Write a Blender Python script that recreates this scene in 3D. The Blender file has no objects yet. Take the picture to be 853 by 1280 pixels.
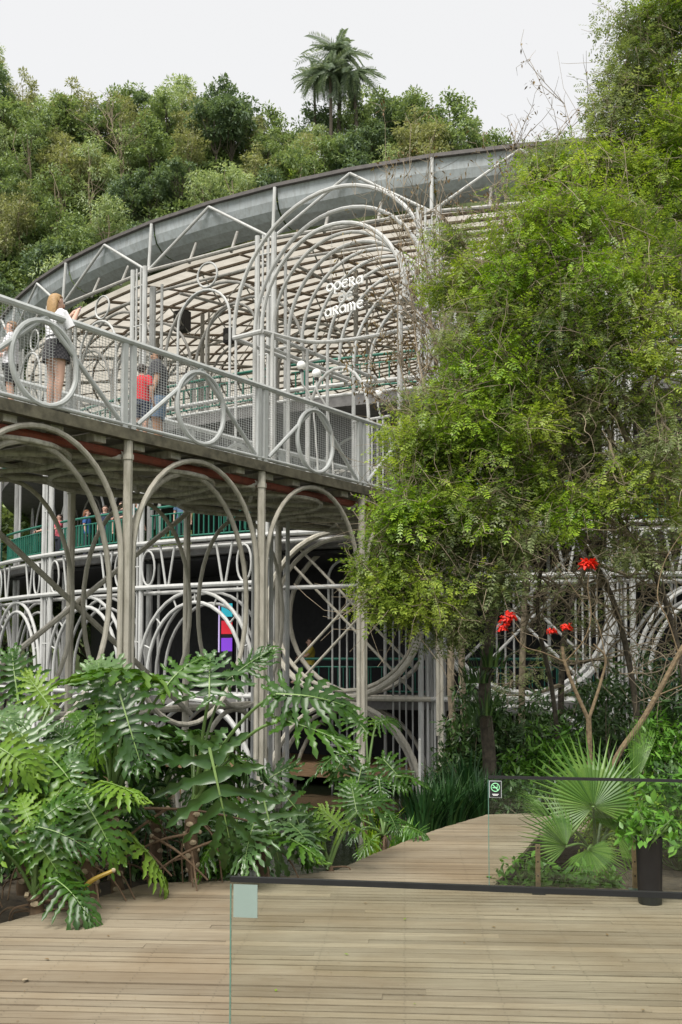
import bpy, math, random
import numpy as np
from mathutils import Vector, Matrix
random.seed(7); rng = np.random.default_rng(7)
S = bpy.context.scene
COL = S.collection
# ---------------------------------------------------------------- camera, world, sun, exposure
FPX, EYE, TA, HOR = 1244.0, 2.2, 0.06, 820.0          # focal in photo pixels, eye height, pitch, horizon row (853x1280)
cam = bpy.data.cameras.new('camera'); camo = bpy.data.objects.new('camera', cam); COL.objects.link(camo)
cam.sensor_fit = 'VERTICAL'; cam.sensor_height = 36; cam.lens = FPX/1280*36
cam.clip_start = 0.05; cam.clip_end = 3000
camo.location = (0, 0, EYE); camo.rotation_euler = (math.pi/2+math.atan(TA), 0, 0)
CY = HOR-FPX*TA
cam.shift_y = (CY-640)/1280
S.camera = camo
W = bpy.data.worlds.new('World'); S.world = W; W.use_nodes = True
wn = W.node_tree.nodes; wl = W.node_tree.links; wn.clear()
SUN_EL, SUN_AZ = math.radians(58), math.radians(205)   # azimuth the light comes from (clockwise from +Y)
sky = wn.new('ShaderNodeTexSky'); sky.sky_type = 'NISHITA'; sky.sun_disc = False
sky.sun_elevation = SUN_EL; sky.sun_rotation = SUN_AZ
mixw = wn.new('ShaderNodeMix'); mixw.data_type = 'RGBA'; mixw.inputs[0].default_value = 0.90
mixw.inputs[7].default_value = (3.62, 3.57, 3.48, 1)      # even cloud cover
wl.new(sky.outputs[0], mixw.inputs[6])
bg = wn.new('ShaderNodeBackground'); bg.inputs[1].default_value = 0.10
wo = wn.new('ShaderNodeOutputWorld'); wl.new(mixw.outputs[2], bg.inputs[0]); wl.new(bg.outputs[0], wo.inputs[0])
sl = bpy.data.lights.new('sun', 'SUN'); sl.energy = 2.0; sl.angle = math.radians(34); sl.color = (1, .96, .90)
so = bpy.data.objects.new('sun', sl); COL.objects.link(so)
sd = Vector((math.sin(SUN_AZ)*math.cos(SUN_EL), math.cos(SUN_AZ)*math.cos(SUN_EL), math.sin(SUN_EL)))
so.rotation_euler = sd.to_track_quat('Z', 'Y').to_euler(); so.location = (0, 0, 60)
S.view_settings.view_transform = 'Standard'; S.view_settings.look = 'None'
S.view_settings.exposure = 1.4; S.view_settings.gamma = 1
S.render.engine = 'CYCLES'
S.cycles.max_bounces = 7; S.cycles.transparent_max_bounces = 24; S.cycles.transmission_bounces = 8; S.cycles.diffuse_bounces = 3

# ---------------------------------------------------------------- pixel helpers (a pixel of the 853x1280 photo is a direction)
_a = math.atan(TA); _F = np.array([0, math.cos(_a), math.sin(_a)]); _U = np.array([0, -math.sin(_a), math.cos(_a)]); _R = np.array([1., 0, 0])
def ray(x, y): return (x-426.5)/FPX*_R+(CY-y)/FPX*_U+_F
def PY(x, y, Y): d = ray(x, y); return Vector(d*(Y/d[1]))+Vector((0, 0, EYE))
def PZ(x, y, z): d = ray(x, y); return Vector(d*((z-EYE)/d[2]))+Vector((0, 0, EYE))
def proj(p):
    q = np.array(p, float)-[0, 0, EYE]; zc = q@_F
    return 426.5+FPX*(q@_R)/zc, CY-FPX*(q@_U)/zc
# ---------------------------------------------------------------- object helpers
def V(*a): return Vector(a)
def link(o): COL.objects.link(o); return o
def tag(o, label=None, cat=None, group=None, kind=None):
    if label: o['label'] = label
    if cat: o['category'] = cat
    if group: o['group'] = group
    if kind: o['kind'] = kind
    return o
def thing(name, label, cat, loc=(0, 0, 0), group=None):
    o = link(bpy.data.objects.new(name, None)); o.empty_display_size = .2; o.location = loc
    return tag(o, label, cat, group)
def origin(o):
    p = Vector((0, 0, 0))
    while o is not None: p += o.location; o = o.parent
    return p
def child(name, me, parent, loc=None):                 # mesh shared or not; loc is a world position
    o = link(bpy.data.objects.new(name, me)); o.parent = parent
    if loc is not None: o.location = Vector(loc)-origin(parent)
    return o
class MB:
    def __init__(s): s.v = []; s.f = []
    def add(s, v, f):
        b = len(s.v); s.v += [tuple(p) for p in v]; s.f += [tuple(i+b for i in q) for q in f]; return s
    def tube(s, path, r, n=8, closed=False, cap=True):
        P = [Vector(p) for p in path]; m = len(P)
        rr = r if isinstance(r, (list, tuple)) else [r]*m
        T = []
        for i in range(m):
            a = P[i-1] if (i or closed) else P[i]; b = P[(i+1) % m] if (i < m-1 or closed) else P[i]
            t = (b-a); T.append(t.normalized() if t.length > 1e-9 else Vector((0, 0, 1)))
        up = Vector((0, 0, 1)) if abs(T[0].z) < .95 else Vector((1, 0, 0))
        x = T[0].cross(up).normalized(); vs = []
        for i in range(m):
            x = (x-T[i]*x.dot(T[i])).normalized(); y = T[i].cross(x)
            for k in range(n):
                a = 2*math.pi*k/n; vs.append(P[i]+(x*math.cos(a)+y*math.sin(a))*rr[i])
        fs = []
        for i in range(m if closed else m-1):
            j = (i+1) % m
            for k in range(n): fs.append((i*n+k, i*n+(k+1) % n, j*n+(k+1) % n, j*n+k))
        if cap and not closed: fs.append(tuple(range(n-1, -1, -1))); fs.append(tuple((m-1)*n+k for k in range(n)))
        return s.add(vs, fs)
    def box(s, c, size, ax=(1, 0, 0), up=(0, 0, 1)):
        c = Vector(c); x = Vector(ax).normalized(); z = Vector(up); z = (z-x*z.dot(x)).normalized(); y = z.cross(x)
        a, b, h = [q/2 for q in size]
        vs = [c+x*i*a+y*j*b+z*k*h for k in (-1, 1) for j in (-1, 1) for i in (-1, 1)]
        return s.add(vs, [(0, 2, 3, 1), (4, 5, 7, 6), (0, 1, 5, 4), (2, 6, 7, 3), (0, 4, 6, 2), (1, 3, 7, 5)])
    def bar(s, a, b, w, h, up=(0, 0, 1)):
        a = Vector(a); b = Vector(b); return s.box((a+b)/2, ((b-a).length, w, h), b-a, up)
    def prism(s, poly, z0, z1):
        n = len(poly); vs = [(p[0], p[1], z0) for p in poly]+[(p[0], p[1], z1) for p in poly]
        return s.add(vs, [tuple(range(n-1, -1, -1)), tuple(range(n, 2*n))]+[(i, (i+1) % n, n+(i+1) % n, n+i) for i in range(n)])
    def loft(s, rings, cap=True, closed=True):
        n = len(rings[0]); vs = [p for r in rings for p in r]; fs = []
        for i in range(len(rings)-1):
            for k in range(n if closed else n-1): fs.append((i*n+k, i*n+(k+1) % n, (i+1)*n+(k+1) % n, (i+1)*n+k))
        if cap and closed: fs.append(tuple(range(n-1, -1, -1))); fs.append(tuple((len(rings)-1)*n+k for k in range(n)))
        return s.add(vs, fs)
    def sphere(s, c, r, n=10, m=7, sc=(1, 1, 1)):
        c = Vector(c); rings = []
        for i in range(m+1):
            t = math.pi*(i+.02*(i == 0)-.02*(i == m))/m
            rings.append([c+Vector((math.sin(t)*math.cos(2*math.pi*k/n)*sc[0], math.sin(t)*math.sin(2*math.pi*k/n)*sc[1], -math.cos(t)*sc[2]))*r for k in range(n)])
        return s.loft(rings)
    def mesh(s, name, mat, smooth=True, off=(0, 0, 0)):
        me = bpy.data.meshes.new(name); o = Vector(off)
        me.from_pydata([(p[0]-o.x, p[1]-o.y, p[2]-o.z) for p in s.v], [], s.f)
        if smooth: me.shade_smooth(); me.set_sharp_from_angle(angle=math.radians(42))
        if mat: me.materials.append(mat)
        return me
    def build(s, name, mat, parent=None, smooth=True, loc=None):
        """world-space vertices; origin of the mesh goes to loc (or the parent's origin)"""
        base = origin(parent) if parent else Vector((0, 0, 0)); l = Vector(loc) if loc is not None else base
        o = link(bpy.data.objects.new(name, s.mesh(name, mat, smooth, l))); o.parent = parent; o.location = l-base
        return o
def arc(c, r, ax, up, a0, a1, n=16, r2=None):
    c = Vector(c); ax = Vector(ax); up = Vector(up); r2 = r if r2 is None else r2
    return [c+ax*r*math.cos(a0+(a1-a0)*i/n)+up*r2*math.sin(a0+(a1-a0)*i/n) for i in range(n+1)]
def ringpath(c, r, ax, up, n=28, r2=None): return arc(c, r, ax, up, 0, 2*math.pi, n, r2)[:-1]
Z = Vector((0, 0, 1)); PI = math.pi
def spline(pts, n=6):
    P = [Vector(p) for p in pts]; P = [P[0]*2-P[1]]+P+[P[-1]*2-P[-2]]; out = []
    for i in range(1, len(P)-2):
        for k in range(n):
            t = k/n; a, b, c, d = P[i-1:i+3]
            out.append(.5*((2*b)+(c-a)*t+(2*a-5*b+4*c-d)*t*t+(3*b-a-3*c+d)*t**3))
    return out+[P[-2]]
def lerpl(a, b, n): return [a+(b-a)*i/(n-1) for i in range(n)]
def npmesh(name, Vv, Ff, mat, smooth=False):
    me = bpy.data.meshes.new(name); Vv = np.asarray(Vv, np.float32); Ff = np.asarray(Ff, np.int32); k = Ff.shape[1]
    me.vertices.add(len(Vv)); me.vertices.foreach_set('co', Vv.ravel())
    me.loops.add(Ff.size); me.loops.foreach_set('vertex_index', Ff.ravel())
    me.polygons.add(len(Ff)); me.polygons.foreach_set('loop_start', np.arange(len(Ff), dtype=np.int32)*k)
    me.polygons.foreach_set('loop_total', np.full(len(Ff), k, np.int32)); me.update(calc_edges=True); me.validate()
    if smooth: me.shade_smooth()
    me.materials.append(mat); return me
def norm(a): return a/np.maximum(np.linalg.norm(a, axis=-1, keepdims=True), 1e-9)
def frames(d, u):                                       # columns: side, direction, normal
    d = norm(d); s = norm(np.cross(d, u)); n = np.cross(s, d); return np.stack([s, d, n], -1)
def scatter(tv, tf, pos, M, sc):
    n = len(pos); vv = np.einsum('nij,kj->nki', M, tv)*np.asarray(sc).reshape(-1, 1, 1)+pos[:, None, :]
    ff = tf[None]+(np.arange(n)*len(tv))[:, None, None]
    return vv.reshape(-1, 3), ff.reshape(-1, tf.shape[1])
# ---------------------------------------------------------------- materials
def nodes(name):
    m = bpy.data.materials.new(name); m.use_nodes = True; nt = m.node_tree; b = nt.nodes['Principled BSDF']; return m, nt, b
def ramp(nt, fac, stops):
    r = nt.nodes.new('ShaderNodeValToRGB'); e = r.color_ramp.elements
    while len(e) < len(stops): e.new(.5)
    for q, (p, c) in zip(e, stops): q.position = p; q.color = (*c, 1)
    nt.links.new(fac, r.inputs[0]); return r.outputs[0]
def noise(nt, scale, detail=5, rough=.6, coord='Object', stretch=None):
    t = nt.nodes.new('ShaderNodeNewGeometry' if coord == 'Position' else 'ShaderNodeTexCoord'); n = nt.nodes.new('ShaderNodeTexNoise'); n.inputs['Scale'].default_value = scale
    n.inputs['Detail'].default_value = detail; n.inputs['Roughness'].default_value = rough; out = t.outputs[coord]
    if stretch:
        mp = nt.nodes.new('ShaderNodeMapping'); mp.inputs['Scale'].default_value = stretch; nt.links.new(out, mp.inputs[0]); out = mp.outputs[0]
    nt.links.new(out, n.inputs['Vector']); return n.outputs['Fac']
def bump(nt, b, fac, strength=.3, dist=.01):
    n = nt.nodes.new('ShaderNodeBump'); n.inputs['Strength'].default_value = strength; n.inputs['Distance'].default_value = dist
    nt.links.new(fac, n.inputs['Height']); nt.links.new(n.outputs[0], b.inputs['Normal'])
def mixc(nt, fac, a, b, mode='MIX'):
    m = nt.nodes.new('ShaderNodeMix'); m.data_type = 'RGBA'; m.blend_type = mode
    for s, i in ((fac, 0), (a, 6), (b, 7)):
        if isinstance(s, (int, float)): m.inputs[i].default_value = s
        elif isinstance(s, tuple): m.inputs[i].default_value = (*s, 1)
        else: nt.links.new(s, m.inputs[i])
    return m.outputs[2]
def plain(name, c, rough=.6, metal=0, var=.25, scale=6, bmp=0):
    m, nt, b = nodes(name); f = noise(nt, scale)
    lo = tuple(q*(1-var) for q in c); hi = tuple(min(1, q*(1+var)) for q in c)
    nt.links.new(ramp(nt, f, [(.3, lo), (.7, hi)]), b.inputs['Base Color'])
    b.inputs['Roughness'].default_value = rough; b.inputs['Metallic'].default_value = metal
    if bmp: bump(nt, b, f, bmp)
    return m
def painted(name, c, grime, amount=.5, rough=.45):       # painted steel tube with streaky grime and spots of wear
    m, nt, b = nodes(name)
    f = noise(nt, 1.1, 8, .7); g = noise(nt, 9, 6, .7, stretch=(1, 1, .25)); h = noise(nt, 40, 3)
    base = ramp(nt, f, [(.36, tuple(q*.8 for q in c)), (.62, c)])
    k = nt.nodes.new('ShaderNodeMath'); k.operation = 'MULTIPLY'; k.inputs[1].default_value = amount
    rr = ramp(nt, g, [(.45, (0, 0, 0)), (.75, (1, 1, 1))]); nt.links.new(rr, k.inputs[0])
    o = nt.nodes.new('ShaderNodeObjectInfo'); kk = nt.nodes.new('ShaderNodeMath'); kk.operation = 'MULTIPLY_ADD'
    kk.inputs[1].default_value = .12; nt.links.new(o.outputs['Random'], kk.inputs[0]); nt.links.new(k.outputs[0], kk.inputs[2])
    nt.links.new(mixc(nt, kk.outputs[0], base, grime), b.inputs['Base Color'])
    nt.links.new(ramp(nt, g, [(.3, (rough,)*3), (.7, (rough+.3,)*3)]), b.inputs['Roughness']); bump(nt, b, h, .05, .002); return m
def leafmat(name, cols, rough=.4, trans=.25, island=True, spec=.5, vein=False, nscale=1.6):
    m, nt, b = nodes(name); n = noise(nt, nscale, 3)
    if island: g = nt.nodes.new('ShaderNodeNewGeometry'); r = g.outputs['Random Per Island']
    else: g = nt.nodes.new('ShaderNodeObjectInfo'); r = g.outputs['Random']
    a = nt.nodes.new('ShaderNodeMath'); a.operation = 'MULTIPLY_ADD'; a.inputs[1].default_value = .55
    nt.links.new(r, a.inputs[0])
    s = nt.nodes.new('ShaderNodeMath'); s.operation = 'MULTIPLY_ADD'; s.inputs[1].default_value = 1.9; s.inputs[2].default_value = -.70
    nt.links.new(n, s.inputs[0]); nt.links.new(s.outputs[0], a.inputs[2])
    c = ramp(nt, a.outputs[0], [(i/(len(cols)-1)*.86+.07, q) for i, q in enumerate(cols)])
    nt.links.new(c, b.inputs['Base Color']); b.inputs['Roughness'].default_value = rough; b.inputs['Specular IOR Level'].default_value = spec
    t = nt.nodes.new('ShaderNodeBsdfTranslucent'); nt.links.new(mixc(nt, 1.0, c, (1.0, 1.0, .55), 'MULTIPLY'), t.inputs[0])
    x = nt.nodes.new('ShaderNodeMixShader'); x.inputs[0].default_value = trans
    nt.links.new(b.outputs[0], x.inputs[1]); nt.links.new(t.outputs[0], x.inputs[2])
    nt.links.new(x.outputs[0], nt.nodes['Material Output'].inputs[0]); return m
M = {}
M['white'] = painted('white_painted_steel', (.54, .545, .53), (.24, .23, .195), .45)
M['tan'] = painted('weathered_cream_steel', (.58, .545, .46), (.17, .16, .10), .6)
M['rail'] = painted('pale_painted_rail', (.56, .58, .57), (.27, .28, .25), .4)
M['pipe'] = painted('grey_roof_tube', (.40, .39, .36), (.16, .13, .10), .6)
M['brown'] = painted('brown_purlin_steel', (.27, .215, .165), (.10, .075, .055), .6, .6)
M['rust'] = painted('rust_red_pipe', (.25, .06, .03), (.08, .04, .03), .6)
M['green'] = painted('green_painted_rail', (.02, .17, .115), (.02, .07, .05), .4)
M['zinc'] = painted('grey_sheet_metal', (.46, .50, .515), (.24, .24, .22), .7, .5)
M['cap'] = plain('dark_roof_edge', (.10, .09, .085), .7)
M['dark'] = plain('interior_shade', (.022, .022, .024), .8)  # near-black colour stands in for the shade deep inside the building
M['underfloor'] = plain('pale_floor_plate', (.42, .40, .35), .8, 0, .4, 3)
M['slab'] = plain('floor_slab_concrete', (.16, .155, .15), .8)
M['moss'] = plain('mossy_concrete_edge', (.12, .11, .075), .9, 0, .55, 5, .3)
M['beam'] = painted('dirty_pale_beam', (.76, .73, .64), (.17, .15, .10), .8)
M['black'] = plain('black_metal', (.012, .012, .013), .45)
M['pot'] = plain('black_planter', (.011, .011, .012), .5)
M['soil'] = plain('soil_leaf_litter', (.045, .035, .022), .95, 0, .6, 9, .6)
M['globe'] = plain('white_glass_globe', (.78, .78, .76), .25, 0, .03)
M['post'] = plain('raw_timber', (.50, .35, .20), .8, 0, .3, 20, .2)
M['bark'] = plain('dark_bark', (.075, .062, .045), .9, 0, .6, 14, .8)
M['twig'] = plain('grey_brown_twig', (.24, .195, .135), .9, 0, .4, 10)
M['tanbark'] = plain('tan_coral_bark', (.155, .112, .062), .85, 0, .5, 22, .7)
M['petiole'] = plain('green_petiole', (.10, .17, .045), .45, 0, .4, 3)
M['petiole_y'] = plain('yellow_petiole', (.38, .25, .03), .5, 0, .2, 3)
M['scar'] = plain('pale_leaf_scar', (.36, .29, .19), .9, 0, .4, 30)
M['root'] = plain('brown_aerial_root', (.13, .085, .05), .9, 0, .4, 8)
M['philo'] = leafmat('philodendron_leaf', [(0.021, 0.063, 0.009), (0.037, 0.100, 0.011), (0.063, 0.155, 0.014), (0.113, 0.214, 0.023)], .32, .34, False, .5)
M['philo_l'] = leafmat('young_philodendron_leaf', [(0.085, 0.189, 0.018), (0.145, 0.270, 0.027), (0.204, 0.315, 0.045)], .42, .34, False, .4)
M['philo_g'] = leafmat('sheen_philodendron_leaf', [(0.048, 0.111, 0.030), (0.080, 0.157, 0.047), (0.128, 0.212, 0.072)], .30, .22, False, .6)
M['fine'] = leafmat('pinnate_foliage', [(0.068, 0.127, 0.017), (0.136, 0.221, 0.029), (0.223, 0.322, 0.045), (0.333, 0.442, 0.059), (0.469, 0.564, 0.098)], .42, .5, nscale=.85)
M['fine2'] = leafmat('grey_green_pinnate_foliage', [(0.092, 0.133, 0.051), (0.161, 0.213, 0.079), (0.247, 0.306, 0.118), (0.358, 0.412, 0.190)], .42, .5, nscale=.85)
M['lime'] = leafmat('lime_pinnate_foliage', [(0.094, 0.194, 0.010), (0.178, 0.315, 0.018), (0.272, 0.424, 0.026), (0.376, 0.508, 0.053)], .4, .35)
M['dry'] = leafmat('dry_brown_leaf', [(.10, .06, .025), (.19, .12, .05), (.26, .20, .06)], .7, .2)
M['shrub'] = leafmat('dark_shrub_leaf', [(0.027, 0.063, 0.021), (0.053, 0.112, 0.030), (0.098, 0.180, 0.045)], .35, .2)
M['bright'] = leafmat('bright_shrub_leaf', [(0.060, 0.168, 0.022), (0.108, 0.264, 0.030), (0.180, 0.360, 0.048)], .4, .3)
M['strap'] = leafmat('strap_leaf', [(0.018, 0.065, 0.021), (0.039, 0.111, 0.031), (0.072, 0.163, 0.039)], .35, .15)
M['philo_d'] = leafmat('deep_green_philodendron_leaf', [(.016, .05, .010), (.028, .078, .012), (.045, .11, .016)], .3, .22, False, .55)
M['rib'] = plain('pale_leaf_rib', (.16, .25, .07), .5, 0, .2, 5)
M['wallg'] = plain('grey_lobby_wall', (.17, .18, .16), .6, 0, .3, 1.5)
M['fan'] = leafmat('fan_palm_leaf', [(.055, .14, .018), (.11, .225, .03), (.19, .31, .06)], .38, .35)
M['red'] = leafmat('red_flower_petal', [(.62, .012, .006), (.80, .03, .012), (.85, .07, .03)], .5, .3)
for k_, cs in dict(h_dark=[(0.083, 0.130, 0.088), (0.149, 0.215, 0.123), (0.236, 0.317, 0.177)], h_mid=[(0.119, 0.179, 0.088), (0.221, 0.304, 0.132), (0.355, 0.433, 0.199)],
                   h_olive=[(0.177, 0.204, 0.098), (0.310, 0.331, 0.166), (0.472, 0.475, 0.262)], h_pale=[(0.208, 0.288, 0.152), (0.385, 0.475, 0.262), (0.562, 0.633, 0.393)],
                   h_lime=[(0.221, 0.346, 0.088), (0.414, 0.548, 0.152), (0.591, 0.720, 0.221)], h_palm=[(0.119, 0.172, 0.110), (0.221, 0.288, 0.199), (0.355, 0.418, 0.327)]).items():
    M[k_] = leafmat('hill_foliage_'+k_[2:], cs, .55, .4)  # distance haze is put into these lightened, muted leaf colours
def tintmat(name, c, rough=.8): return plain(name, c, rough, 0, .12, 25)
# decking: silvery worn timber with grain along the boards
m, nt, b = nodes('worn_deck_timber')
g = noise(nt, 3.2, 9, .72, 'Position', (.5, 17, 10)); g2 = noise(nt, .55, 4, .6, 'Position')
oi = nt.nodes.new('ShaderNodeObjectInfo')
c1 = ramp(nt, g, [(.26, (.12, .098, .065)), (.40, (.21, .175, .122)), (.60, (.285, .245, .175)), (.8, (.37, .325, .245))])
c2 = mixc(nt, ramp(nt, g2, [(.40, (0, 0, 0)), (.62, (.7, .7, .7))]), c1, (.165, .118, .066))
c3 = mixc(nt, 1.0, c2, ramp(nt, oi.outputs['Random'], [(0, (.80, .79, .78)), (1, (1.10, 1.09, 1.07))]), 'MULTIPLY')
nt.links.new(c3, b.inputs['Base Color']); b.inputs['Roughness'].default_value = .72; bump(nt, b, g, .35, .006); M['deck'] = m
m, nt, b = nodes('timber_walk_side')
nt.links.new(ramp(nt, noise(nt, 5, 6, .6, 'Object', (1, 1, 9)), [(.3, (.20, .12, .06)), (.7, (.36, .235, .13))]), b.inputs['Base Color']); b.inputs['Roughness'].default_value = .7; M['walk'] = m
m, nt, b = nodes('pond_water'); b.inputs['Base Color'].default_value = (.012, .016, .009, 1); b.inputs['Roughness'].default_value = .06
bump(nt, b, noise(nt, 3, 4), .25, .03); M['water'] = m
def glassmat(name, tint, refl=1.0):                      # clear sheet glass: coloured transparency plus Fresnel reflection
    m, nt, b = nodes(name); nt.nodes.remove(b)
    t = nt.nodes.new('ShaderNodeBsdfTransparent'); t.inputs[0].default_value = (*tint, 1)
    g = nt.nodes.new('ShaderNodeBsdfGlossy'); g.inputs['Roughness'].default_value = .01
    f = nt.nodes.new('ShaderNodeFresnel'); f.inputs[0].default_value = 1.5
    x = nt.nodes.new('ShaderNodeMixShader'); nt.links.new(f.outputs[0], x.inputs[0]); nt.links.new(t.outputs[0], x.inputs[1]); nt.links.new(g.outputs[0], x.inputs[2])
    nt.links.new(x.outputs[0], nt.nodes['Material Output'].inputs[0]); return m
M['glass'] = glassmat('clear_glass', (.955, .975, .96))
M['glassedge'] = plain('green_glass_edge', (.10, .20, .16), .2)
M['frost'] = plain('frosted_grey_plate', (.25, .32, .29), .35, 0, .05)
# translucent roof sheet
m, nt, b = nodes('translucent_roof_sheet'); f = noise(nt, 1.2, 5)
c = ramp(nt, f, [(.3, (.41, .385, .33)), (.7, (.57, .54, .48))]); nt.links.new(c, b.inputs['Base Color']); b.inputs['Roughness'].default_value = .5
t = nt.nodes.new('ShaderNodeBsdfTranslucent'); nt.links.new(c, t.inputs[0]); x = nt.nodes.new('ShaderNodeMixShader'); x.inputs[0].default_value = .62
nt.links.new(b.outputs[0], x.inputs[1]); nt.links.new(t.outputs[0], x.inputs[2]); nt.links.new(x.outputs[0], nt.nodes['Material Output'].inputs[0]); M['roofsheet'] = m
def screen(name, c):
    m, nt, b = nodes(name); b.inputs['Base Color'].default_value = (*c, 1); b.inputs['Emission Color'].default_value = (*c, 1); b.inputs['Emission Strength'].default_value = .3; return m
# ================================================================= SETTING
# --- ground sheet and hill
CX, CYB = 9.68, 50.54
def hill_h(x, y):
    t = max(0, min(1, (y-78)/47)); t = t*t*(3-2*t)*.35+t*.65
    h = 70*t+3.5*math.sin(x*.09+1)*t+2*math.sin(x*.21+y*.15)*t
    h += 5*max(0, min(1, (-x-10)/35))*t-5.5*max(0, min(1, (x+16)/14))*t
    return h-1.6
vs = []; fs = []; xs = [-1500, -400, -160]+list(range(-110, 141, 5))+[200, 400, 1500]; ys = [-1500, -300, -60, 0, 30, 60, 74]+list(range(78, 136, 3))+[150, 200, 400, 1500]
for y in ys:
    for x in xs: vs.append((x, y, hill_h(x, y) if y > 70 else -1.6))
n = len(xs)
for j in range(len(ys)-1):
    for i in range(n-1): fs.append((j*n+i, j*n+i+1, (j+1)*n+i+1, (j+1)*n+i))
m, nt, b = nodes('forest_floor'); f = noise(nt, .35, 8, .7)
nt.links.new(ramp(nt, f, [(.35, (.03, .045, .016)), (.6, (.07, .09, .03)), (.75, (.11, .11, .06))]), b.inputs['Base Color']); b.inputs['Roughness'].default_value = 1; M['forestfloor'] = m
tag(MB().add(vs, fs).build('ground', M['forestfloor']), kind='structure')
# --- pond
tag(MB().add([(-40, 9.5, -1.3), (40, 9.5, -1.3), (40, 46, -1.3), (-40, 46, -1.3)], [(0, 1, 2, 3)]).build('pond_water', M['water']), kind='structure')
# --- banks of soil: grid mounds with soft edges
def bank(name, x0, x1, y0, y1, top, seed, nx=26, ny=18):
    r = random.Random(seed); vs = []; fs = []
    for j in range(ny+1):
        for i in range(nx+1):
            u, v = i/nx, j/ny; e = min(1, 5*min(u, 1-u, v, 1-v)); x = x0+(x1-x0)*u; y = y0+(y1-y0)*v
            vs.append((x, y, -1.9+(1.9+top)*e**.6+.05*math.sin(3*x+seed)*e+r.uniform(-.04, .04)))
    for j in range(ny):
        for i in range(nx): a = j*(nx+1)+i; fs.append((a, a+1, a+nx+2, a+nx+1))
    tag(MB().add(vs, fs).build(name, M['soil']), kind='structure')
bank('soil_bank', -9, -.6, 8.2, 13.2, -.28, 1)
bank('soil_bank', .55, 3.2, 12.4, 18.2, -.42, 2)
bank('soil_bank', 2.2, 14, 13.0, 25.0, -.25, 3, 40, 30)
bank('soil_bank', 1.42, 9, 9.05, 12.6, -.16, 4)
# --- boardwalk: each board a plank of its own, cut along the deck's outline
def pz(x, y): q = PZ(x, y, 0); return (q.x, q.y)
OUT = [(-7.0, 3.2), (-4.6, 7.0), pz(0, 1155), pz(185, 1104), pz(292, 1101), pz(420, 1088), pz(470, 1066), pz(545, 1037), pz(612, 1017), (5.0, 14.2), (9, 14.0), (9, 12.45), (3.4, 12.75), pz(676, 1040), pz(618, 1107), (9, 8.85), (9, 3.2)]
ang = math.radians(-3.6); ca, sa = math.cos(ang), math.sin(ang)
def toL(p): return (p[0]*ca+p[1]*sa, -p[0]*sa+p[1]*ca)
def toW(p): return (p[0]*ca-p[1]*sa, p[0]*sa+p[1]*ca)
LP = [toL(p) for p in OUT]
def spans(y):
    xs = []
    for i in range(len(LP)):
        (x0, y0), (x1, y1) = LP[i], LP[(i+1) % len(LP)]
        if (y0 <= y) != (y1 <= y): xs.append(x0+(x1-x0)*(y-y0)/(y1-y0))
    xs.sort(); return list(zip(xs[::2], xs[1::2]))
deck = MB().prism(OUT, -.14, -.045).build('deck', M['black'], None, False); tag(deck, kind='structure')
w, gap = .098, .015; y = min(p[1] for p in LP)+.05; ymax = max(p[1] for p in LP); r = random.Random(3)
while y+w < ymax:
    s0, s1 = spans(y+.002), spans(y+w-.002)
    if len(s0) == len(s1):
        for (a0, b0), (a1, b1) in zip(s0, s1):
            x = max(a0, a1)+r.uniform(1.5, 6.0); cuts = [(a0, a1)]
            while x < min(b0, b1)-.5: cuts.append((x, x)); x += r.choice([4.8, 5.4, 6.0])
            cuts.append((b0, b1))
            for (l0, l1), (q0, q1) in zip(cuts, cuts[1:]):
                if q0-l0 < .02: continue
                h = r.uniform(-.004, .004); t = r.uniform(-.003, .003); e = .0004
                cpt = toW(((l0+q0)/2, y+w/2))
                vv = []
                for zt in (-.042, 0):
                    for (px, py) in ((l0+e, y), (q0-e, y), (q1-e, y+w), (l1+e, y+w)): wx, wy = toW((px, py)); vv.append((wx, wy, zt+(h+(t if py > y else -t) if zt == 0 else 0)))
                # slightly eased top edges
                mb = MB(); mb.add(vv, [(3, 2, 1, 0), (4, 5, 6, 7), (0, 1, 5, 4), (1, 2, 6, 5), (2, 3, 7, 6), (3, 0, 4, 7)])
                o = mb.build('plank', M['deck'], deck, False, (cpt[0], cpt[1], 0)); 
    y += w+gap
# rim joist along the pond side
tag(deck, kind='structure')

# screws over the joists (tiny: one joined piece)
mb = MB(); r = random.Random(6); yy = min(p[1] for p in LP)+.05
while yy+w < ymax:
    if toW((0, yy))[1] > 5.2:
        for a0_, b0_ in spans(yy+w/2):
            x = math.ceil(max(a0_, -3.4)/.62)*.62
            while x < min(b0_, 5.2):
                for q in (.024, .074):
                    cx_, cy_ = toW((x+r.uniform(-.008, .008), yy+q)); mb.add([(cx_+.004*math.cos(k*PI/3), cy_+.004*math.sin(k*PI/3), .0062) for k in range(6)], [(0, 1, 2, 3, 4, 5)])
                x += .62
    yy += w+gap
tag(mb.build('screw_heads', M['black'], deck, False), kind='stuff')
# ================================================================= OPERA HOUSE (round tubular steel building)
C0 = Vector((CX, CYB, 0))
def rad(phi): a = math.radians(phi); return Vector((-math.sin(a), -math.cos(a), 0))
def tan_(phi): a = math.radians(phi); return Vector((math.cos(a), -math.sin(a), 0))    # towards smaller phi = right in the picture
def BP(phi, R, z, dt=0): return C0+rad(phi)*R+tan_(phi)*dt+Z*z
house = thing('opera_house', 'round pale tubular steel opera house with curved grey metal roof edge', 'building', (CX, CYB, -1.6))
SLIM = .78
def T(name, path, r, mat='white', parent=None, closed=False, n=8): return MB().tube(path, r*SLIM, n, closed).build(name, M[mat], parent or house)
COLS = [16.2+10*k for k in range(-5, 7)]
ZF1, ZF2, ZF3, ZCH, ZTOP = 1.12, 5.45, 9.35, 13.75, 15.4
RF = 26.6
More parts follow.
